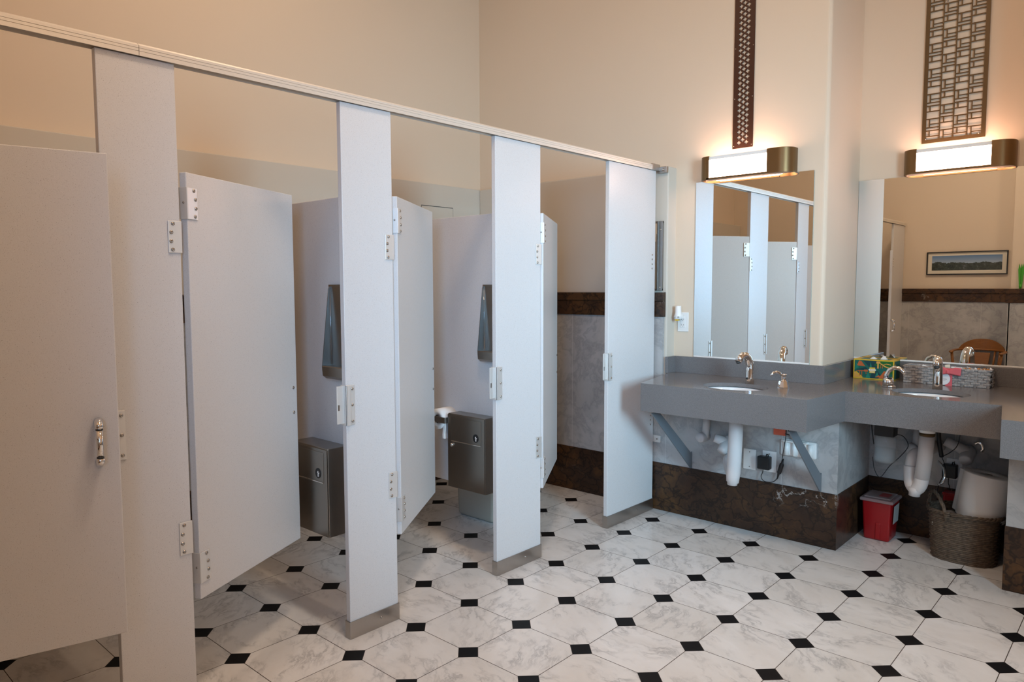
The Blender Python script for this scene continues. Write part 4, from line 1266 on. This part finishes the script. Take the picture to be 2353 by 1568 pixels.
def grey_basket():
    x0, x1, yf, yb, h = 1.153, 1.557, 0.685, 0.805, 0.093
    r = thing('woven_basket', (x0, yf, ZC), 'rectangular grey woven basket with a coral bow on the counter', 'basket')
    W, D = x1 - x0, yb - yf
    m = MB()
    m.box(0.004, W - 0.004, 0.004, 0.012, 0.002, h - 0.006, 'greyweave'); m.box(0.004, W - 0.004, D - 0.012, D - 0.004, 0.002, h - 0.006, 'greyweave')
    m.box(0.004, 0.012, 0.012, D - 0.012, 0.002, h - 0.006, 'greyweave'); m.box(W - 0.012, W - 0.004, 0.012, D - 0.012, 0.002, h - 0.006, 'greyweave')
    m.box(0.004, W - 0.004, 0.004, D - 0.004, 0.0, 0.006, 'greyweave')
    m.build('shell', r)
    m = MB()
    rows = 7; rh = h / rows
    def strip(axis, a0, a1, zc, fixed, n):
        # one padded weave element standing proud of the shell
        hh = rh * 0.44
        if axis == 'x': m.box(a0, a1, min(fixed, fixed + n * 0.005), max(fixed, fixed + n * 0.005), zc - hh, zc + hh, 'greyweave', 0.002, 1)
        else: m.box(min(fixed, fixed + n * 0.005), max(fixed, fixed + n * 0.005), a0, a1, zc - hh, zc + hh, 'greyweave', 0.002, 1)
    cols = 14; cw = W / cols
    for j in range(rows):
        zc = (j + 0.5) * rh
        off = (j % 2) * cw
        for k in range(-1, cols // 2 + 1):
            a0 = k * 2 * cw + off; a1 = a0 + 1.45 * cw
            a0, a1 = max(a0, 0.0), min(a1, W)
            if a1 - a0 > 0.008:
                strip('x', a0, a1, zc, 0.004, -1); strip('x', a0, a1, zc, D - 0.004, 1)
        offd = (j % 2) * 0.029
        for k in range(-1, 3):
            a0 = max(k * 0.058 + offd, 0.0); a1 = min(a0 + 0.042, D)
            if a1 - a0 > 0.008:
                strip('y', a0, a1, zc, 0.004, -1); strip('y', a0, a1, zc, W - 0.004, 1)
    for k in range(cols + 1):
        x = min(max(k * cw - 0.3 * cw, 0.005), W - 0.005)
        for dx in (-0.003, 0.003): m.box(x + dx - 0.0014, x + dx + 0.0014, 0.0015, 0.004, 0.0, h, 'greyweave')
    m.tube([(0, 0.004, h - 0.003), (W, 0.004, h - 0.003), (W, D - 0.004, h - 0.003), (0, D - 0.004, h - 0.003), (0, 0.004, h - 0.003)], 0.0055, 'greyweave', 8)
    m.build('weave', r)
    # ribbon and tag
    bx = 0.205
    m = MB()
    m.box(bx - 0.002, bx + 0.030, -0.0035, -0.0015, 0.0, h, 'pink')
    m.build('ribbon', r)
    m = MB()
    for sg, L in ((-1, 0.042), (1, 0.060)):
        m.prism([(bx + 0.012, 0.066), (bx + 0.012, 0.084), (bx + 0.012 + sg * L * 0.5, 0.099), (bx + 0.012 + sg * L, 0.098), (bx + 0.012 + sg * L * 0.96, 0.056), (bx + 0.012 + sg * L * 0.5, 0.060)], -0.020, -0.004, 'y', 'pink', bev=0.005)
    m.box(bx + 0.003, bx + 0.021, -0.024, -0.004, 0.064, 0.086, 'pink', 0.005)
    m.build('bow', r)
    m = MB()
    tcx, tcz, tr = bx - 0.012, 0.036, 0.033
    pts = [(tcx + tr * math.cos(2 * pi * k / 36), tcz + tr * math.sin(2 * pi * k / 36)) for k in range(36)]
    m.prism(pts, -0.0055, -0.0045, 'y', 'tag')
    for k, (a, b) in enumerate(((-0.014, 0.016), (-0.010, 0.018), (-0.016, 0.012))): m.box(tcx + a, tcx + b, -0.0057, -0.0055, tcz + 0.002 - k * 0.006, tcz + 0.0035 - k * 0.006, 'ink')
    m.prism([(tcx + 0.003 + 0.0025 * math.cos(k), tcz + 0.026 + 0.0025 * math.sin(k)) for k in (0, 1.05, 2.1, 3.14, 4.2, 5.24)], -0.0058, -0.0054, 'y', 'slot')
    m.build('gift_tag', r)
    # contents
    base = None
    k = 0
    rng = random.Random(3)
    for (cx, cy) in ((0.285, 0.030), (0.305, 0.050), (0.325, 0.028), (0.345, 0.045), (0.365, 0.028), (0.30, 0.075), (0.335, 0.075), (0.368, 0.060), (0.280, 0.060), (0.385, 0.040)):
        if base is None:
            base = thing('wrapped_candy', (0, 0, 0), 'small brown candy in a clear wrapper in the woven basket', 'candy', 'wrapped candies in the woven basket')
            MB().lathe([(0.0, -0.006), (0.008, -0.004), (0.0095, 0.0), (0.008, 0.004), (0.0, 0.006)], 'candy', seg=14).build('sweet', base)
            mm = MB()
            for sg in (-1, 1): mm.prism([(sg * 0.008, -0.002), (sg * 0.008, 0.002), (sg * 0.019, 0.009), (sg * 0.021, 0.0), (sg * 0.019, -0.009)], -0.0012, 0.0012, 'z', 'candy_wrap')
            mm.build('wrapper', base)
            c = base
        else: c = copy_tree(base)
        c.location = (x0 + cx, yf + cy, ZC + 0.083 + rng.uniform(-0.001, 0.010))
        c.rotation_euler = (rng.uniform(0.6, 1.5), rng.uniform(-0.5, 0.5), rng.uniform(0, 3))
    m = MB(); m.box(-0.155, 0.10, -0.045, 0.045, 0.0, 0.064, 'paper', 0.004)
    o = m.build('paper_packets'); o.location = (x0 + 0.20, yf + 0.06, ZC + 0.012)
    o.name = 'paper_bundle'
    tag(o, 'white paper bundle filling the left of the woven basket', 'paper')
    for (cx, cz, ry, lab, w_, h_) in ((0.100, 0.080, 0.35, 'white folded packet sticking out left of the basket faucet', 0.036, 0.020), (0.205, 0.088, -0.2, 'tall cream packet standing behind the coral bow', 0.024, 0.030), (0.245, 0.084, 0.05, 'flat white packet right of the coral bow in the basket', 0.05, 0.016)):
        m = MB(); m.box(-w_ / 2, w_ / 2, -0.002, 0.002, -h_ / 2, h_ / 2, 'paper' if cx != 0.205 else 'mat_board', 0.001)
        o = m.build('paper_packet'); o.location = (x0 + cx, yf + 0.030 + cx * 0.02, ZC + cz + 0.006); o.rotation_euler = (-0.25, ry, 0)
        tag(o, lab, 'packet', 'paper packets in the woven basket')
grey_basket()

# ------------------------------------------------------------------ on the floor under the counter
def sharps():
    r = thing('sharps_container', (1.092, 0.575, 0.0), 'red plastic container with a translucent lid on the floor under the counter', 'container')
    t = bmesh.new(); bmesh.ops.create_cube(t, size=1.0)
    for v in t.verts:
        k = 1.0 if v.co.z > 0 else 0.86
        v.co = Vector((v.co.x * 0.150 * k, v.co.y * 0.165 * k, (v.co.z + 0.5) * 0.225))
    bmesh.ops.bevel(t, geom=list(t.edges), offset=0.012, segments=3, affect='EDGES', profile=0.5)
    m = MB(); m._take(t, 'red', True)
    m.box(-0.004, 0.022, -0.079, -0.070, 0.010, 0.10, 'red', 0.004)
    m.build('tub', r)
    m = MB()
    m.box(-0.084, 0.084, -0.092, 0.092, 0.214, 0.232, 'lid', 0.006, 3)
    m.box(-0.066, 0.066, -0.072, 0.072, 0.232, 0.240, 'lid', 0.003)
    m.build('lid', r)
    MB().box(0.0, 0.05, -0.04, 0.035, 0.2402, 0.2412, 'red', 0.0004).build('lid_opening', r)
    m = MB(); m.prism([(-0.050, 0.10), (0.045, 0.10), (0.045, 0.20), (-0.050, 0.20)], 0.0, 0.0008, 'x', 'label')
    o = m.build('label', r); o.location = (0.0726, 0, 0); o.rotation_euler = (0, math.radians(2.5), 0)
sharps()

def oval(a, b, n, e=2.6):
    out = []
    for k in range(n):
        t = 2 * pi * k / n
        c, s_ = math.cos(t), math.sin(t)
        out.append((a * math.copysign(abs(c) ** (2 / e), c), b * math.copysign(abs(s_) ** (2 / e), s_)))
    return out
def wicker_basket():
    cx, cy = 1.502, 0.520
    r = thing('wicker_basket', (cx, cy, 0.0), 'dark brown oval wicker basket on the floor under the second sink', 'basket')
    H = 0.245
    N = 60
    m = MB()
    t = bmesh.new()
    rings = []
    rows = 26
    # woven wall: rows of horizontal strands weaving in and out of stakes
    for lvl in range(rows * 4 + 1):
        z = H * lvl / (rows * 4)
        k = 0.88 + 0.12 * (z / H)
        ph = (lvl // 4) % 2
        bulge = 0.0032 * math.sin(pi * ((lvl % 4) / 4.0))
        ov = oval(0.160, 0.120, N)
        ring = []
        for j, (x, y) in enumerate(ov):
            wv = 0.0024 * math.cos(pi * j / 2 + ph * pi)
            n = Vector((x / 0.160 ** 2, y / 0.120 ** 2)).normalized()
            ring.append(t.verts.new((x * k + n.x * (bulge + wv), y * k + n.y * (bulge + wv), z)))
        rings.append(ring)
    for a, b in zip(rings[:-1], rings[1:]):
        for j in range(N): t.faces.new((a[j], a[(j + 1) % N], b[(j + 1) % N], b[j]))
    t.faces.new(rings[0][::-1])
    m._take(t, 'wicker', True)
    m.build('woven_wall', r)
    m = MB()
    for kk, dz in ((0, 0.0), (1, 0.006), (2, 0.003)):
        path = []
        for j, (x, y) in enumerate(oval(0.162, 0.122, 72) + [oval(0.162, 0.122, 72)[0]]):
            path.append((x + 0.005 * math.cos(j * 1.05 + kk * 2.1) * x / 0.16, y + 0.005 * math.cos(j * 1.05 + kk * 2.1) * y / 0.12, H + 0.002 + 0.006 * math.sin(j * 1.05 + kk * 2.1)))
        m.tube(path, 0.0055, 'wicker', 8, caps=False)
    m.build('braided_rim', r)
    m = MB()
    pa, pb = Vector((-0.160, 0.028, 0)), Vector((-0.050, -0.119, 0))
    outn = Vector((-0.80, -0.60, 0))
    for kk in range(3):
        path = []
        for j in range(25):
            a = j / 24
            c = pa.lerp(pb, a) + outn * (0.012 + 0.022 * math.sin(pi * a))
            path.append((c.x + 0.004 * math.cos(j * 0.8 + kk * 2.1), c.y + 0.003 * math.cos(j * 0.8 + kk * 2.1), H - 0.03 + 0.125 * math.sin(pi * a) ** 0.55 + 0.004 * math.sin(j * 0.8 + kk * 2.1)))
        m.tube(path, 0.0052, 'wicker', 8)
    for q in (pa, pb):
        for kk in range(3):
            c = q + outn * 0.010
            m.tube([(c.x - 0.012, c.y + 0.006, H - 0.016 + kk * 0.010), (c.x - 0.006, c.y - 0.008, H - 0.012 + kk * 0.010), (c.x + 0.014, c.y - 0.006, H - 0.010 + kk * 0.010)], 0.005, 'wicker', 6)
    m.build('handle', r)
    # paper towel roll leaning in the basket
    r2 = thing('paper_towel_roll', (cx + 0.060, cy + 0.010, 0.222), 'large white paper towel roll standing in the wicker basket', 'paper towel')
    r2.rotation_euler = (math.radians(-4), math.radians(7), 0)
    m = MB(); m.lathe([(0.020, 0.0), (0.103, 0.0), (0.107, 0.004), (0.107, 0.222), (0.104, 0.226), (0.020, 0.226), (0.020, 0.0)], 'paper', seg=48, cap=False); m.build('roll', r2)
    m = MB(); m.lathe([(0.0, 0.002), (0.0193, 0.002), (0.0193, 0.2245)], 'card', seg=20, cap=False); m.build('core', r2)
    m = MB()
    pp = [(-0.109, 0.020), (-0.128, 0.045), (-0.134, 0.066), (-0.116, 0.085)]
    for a, b in zip(pp[:-1], pp[1:]): m.prism([(a[0], a[1]), (b[0], b[1]), (b[0] + 0.001, b[1] + 0.0015), (a[0] + 0.001, a[1] + 0.0015)], 0.0, 0.215, 'z', 'paper')
    m.build('loose_sheet', r2)
    m = MB()
    t = bmesh.new(); bmesh.ops.create_grid(t, x_segments=14, y_segments=10, size=1.0)
    rg = random.Random(5)
    for v in t.verts: v.co = Vector((v.co.x * 0.110, v.co.y * 0.082, 0.008 + 0.016 * math.sin(v.co.x * 5 + 1) * math.cos(v.co.y * 4) + rg.uniform(-0.005, 0.005)))
    ex = bmesh.ops.extrude_face_region(t, geom=list(t.faces))
    for g in ex['geom']:
        if isinstance(g, bmesh.types.BMVert): g.co.z -= 0.03
    m._take(t, 'paper', True)
    o = m.build('crumpled_paper'); o.location = (cx - 0.02, cy, 0.196)
    tag(o, 'crumpled white paper lining the top of the wicker basket', 'paper')
wicker_basket()
m = MB(); m.box(-0.10, 0.10, -0.028, 0.028, 0.0, 0.285, 'red', 0.006, 3)
m.box(-0.104, 0.104, -0.031, 0.031, 0.270, 0.287, 'red', 0.004)
o = m.build('red_container'); o.location = (1.47, 0.700, 0.0)
tag(o, 'dark red container standing behind the wicker basket', 'container')

# ------------------------------------------------------------------ seen in the mirrors: picture, chair, plant
r = thing('framed_picture', (0.52, YF, 1.635), 'long black framed landscape picture reflected in the larger mirror', 'picture')
m = MB()
w_, h_ = 0.39, 0.13
m.box(-w_, w_, 0.001, 0.022, h_ - 0.012, h_, 'frame_black', 0.002); m.box(-w_, w_, 0.001, 0.022, -h_, -h_ + 0.012, 'frame_black', 0.002)
m.box(-w_, -w_ + 0.012, 0.001, 0.022, -h_ + 0.012, h_ - 0.012, 'frame_black', 0.002); m.box(w_ - 0.012, w_, 0.001, 0.022, -h_ + 0.012, h_ - 0.012, 'frame_black', 0.002)
m.build('frame', r)
MB().box(-w_ + 0.012, w_ - 0.012, 0.001, 0.009, -h_ + 0.012, h_ - 0.012, 'mat_board').build('mat_board', r)
MB().box(-0.337, 0.337, 0.009, 0.0105, -0.080, 0.085, 'picture').build('print', r)

def chair():
    r = thing('wooden_armchair', (0.722, -3.735, 0.0), 'oak armchair with a curved back against the wall, reflected in the larger mirror', 'chair')
    MB().prism([(-0.22, 0.22), (-0.18, -0.2), (0.18, -0.2), (0.22, 0.22)], 0.42, 0.455, 'z', 'wood', bev=0.008).build('seat', r)
    for x, y in ((-0.19, 0.18), (0.19, 0.18), (-0.15, -0.17), (0.15, -0.17)):
        MB().tube([(x * 1.12, y * 1.12, 0.0), (x, y, 0.2), (x * 0.95, y * 0.95, 0.425)], [0.014, 0.02, 0.018], 'wood', 12).build('leg', r)
    # horseshoe arm rail, and the thick crest that swells from it across the back
    path = smooth([(-0.225, 0.14, 0.672), (-0.238, 0.0, 0.674), (-0.225, -0.13, 0.677), (-0.15, -0.225, 0.68), (0.0, -0.262, 0.682), (0.15, -0.225, 0.68), (0.225, -0.13, 0.677), (0.238, 0.0, 0.674), (0.225, 0.14, 0.672)])
    MB().tube(path, [0.020] * len(path), 'wood', 12, flat=0.6).build('arm_rail', r)
    m = MB()
    t = bmesh.new(); rows = []
    for k in range(21):
        u = -1 + k / 10
        x = 0.215 * u; y = -0.262 + 0.062 * u * u
        zt = 0.692 + 0.108 * max(0.0, 1 - abs(u) ** 2.4) ** 0.8; zb = 0.684
        rows.append([t.verts.new((x, y + 0.012, zb)), t.verts.new((x, y + 0.010, zt)), t.verts.new((x, y - 0.012, zt)), t.verts.new((x, y - 0.014, zb))])
    for a, b in zip(rows[:-1], rows[1:]):
        for q in range(4): t.faces.new((a[q], a[(q + 1) % 4], b[(q + 1) % 4], b[q]))
    t.faces.new(rows[0]); t.faces.new(rows[-1])
    bmesh.ops.recalc_face_normals(t, faces=t.faces)
    m._take(t, 'wood', False)
    m.build('crest_rail', r)
    MB().prism([(-0.055, 0.0), (0.055, 0.0), (0.075, 0.20), (-0.075, 0.20)], -0.006, 0.006, 'y', 'wood', bev=0.003, mtx=Matrix.Translation((0, -0.215, 0.452)) @ Matrix.Rotation(math.radians(10), 4, 'X')).build('back_splat', r)
    for x in (-0.17, -0.12, 0.12, 0.17):
        MB().tube([(x * 0.9, -0.175, 0.45), (x, -0.262 + 0.062 * (x / 0.215) ** 2 + 0.004, 0.676)], 0.010, 'wood', 10).build('spindle', r)
    for sg in (-1, 1):
        MB().tube([(sg * 0.20, 0.10, 0.445), (sg * 0.228, 0.09, 0.668)], 0.014, 'wood', 10).build('arm_post', r)
chair()
r = thing('green_plant', (1.055, YFP + 0.02, 1.35), 'slim bright green plant standing on the brown ledge, reflected at the mirror edge', 'plant')
m = MB()
for k, (dx, lean) in enumerate(((0.0, 0.004), (0.006, 0.012), (-0.006, -0.008))):
    m.prism([(dx - 0.005, 0.0), (dx + 0.005, 0.0), (dx + lean + 0.012, 0.20), (dx + lean, 0.262), (dx + lean - 0.010, 0.20)], -0.003 + k * 0.004, -0.0005 + k * 0.004, 'y', 'leaf')
m.build('leaves', r)
MB().lathe([(0.010, 0.0), (0.012, 0.03), (0.009, 0.045)], 'leaf', seg=14).build('vase', r)

# ------------------------------------------------------------------ ceiling lamps
lamp = None
for x, y, k in ((0.9, -2.3, 1.08), (2.4, -2.2, 0.80), (-0.7, -1.8, 0.55)):  # the last, smallest lamp is an unseen one added to brighten the stall floor
    if lamp is None:
        lamp = thing('ceiling_light', (x, y, HC), 'large round warm ceiling lamp in the middle of the room, out of the frame', 'ceiling lamp', 'round ceiling lamps')
        MB().lathe([(0.24, 0.0), (0.24, -0.03), (0.22, -0.035)], 'bronze', seg=32).build('rim', lamp)
        MB().lathe([(0.22, -0.03), (0.20, -0.07), (0.13, -0.10), (0.0, -0.115)], 'lamp', seg=32).build('shade', lamp)
        lamp.scale = (k, k, k)
    else:
        c = copy_tree(lamp); c.location = (x, y, HC); c.scale = (k, k, k)
        c['label'] = 'middle sized round warm ceiling lamp above the basins, out of the frame'
        if k < 0.7: c['label'] = 'small round warm ceiling lamp added above the stalls as fill, out of the frame'
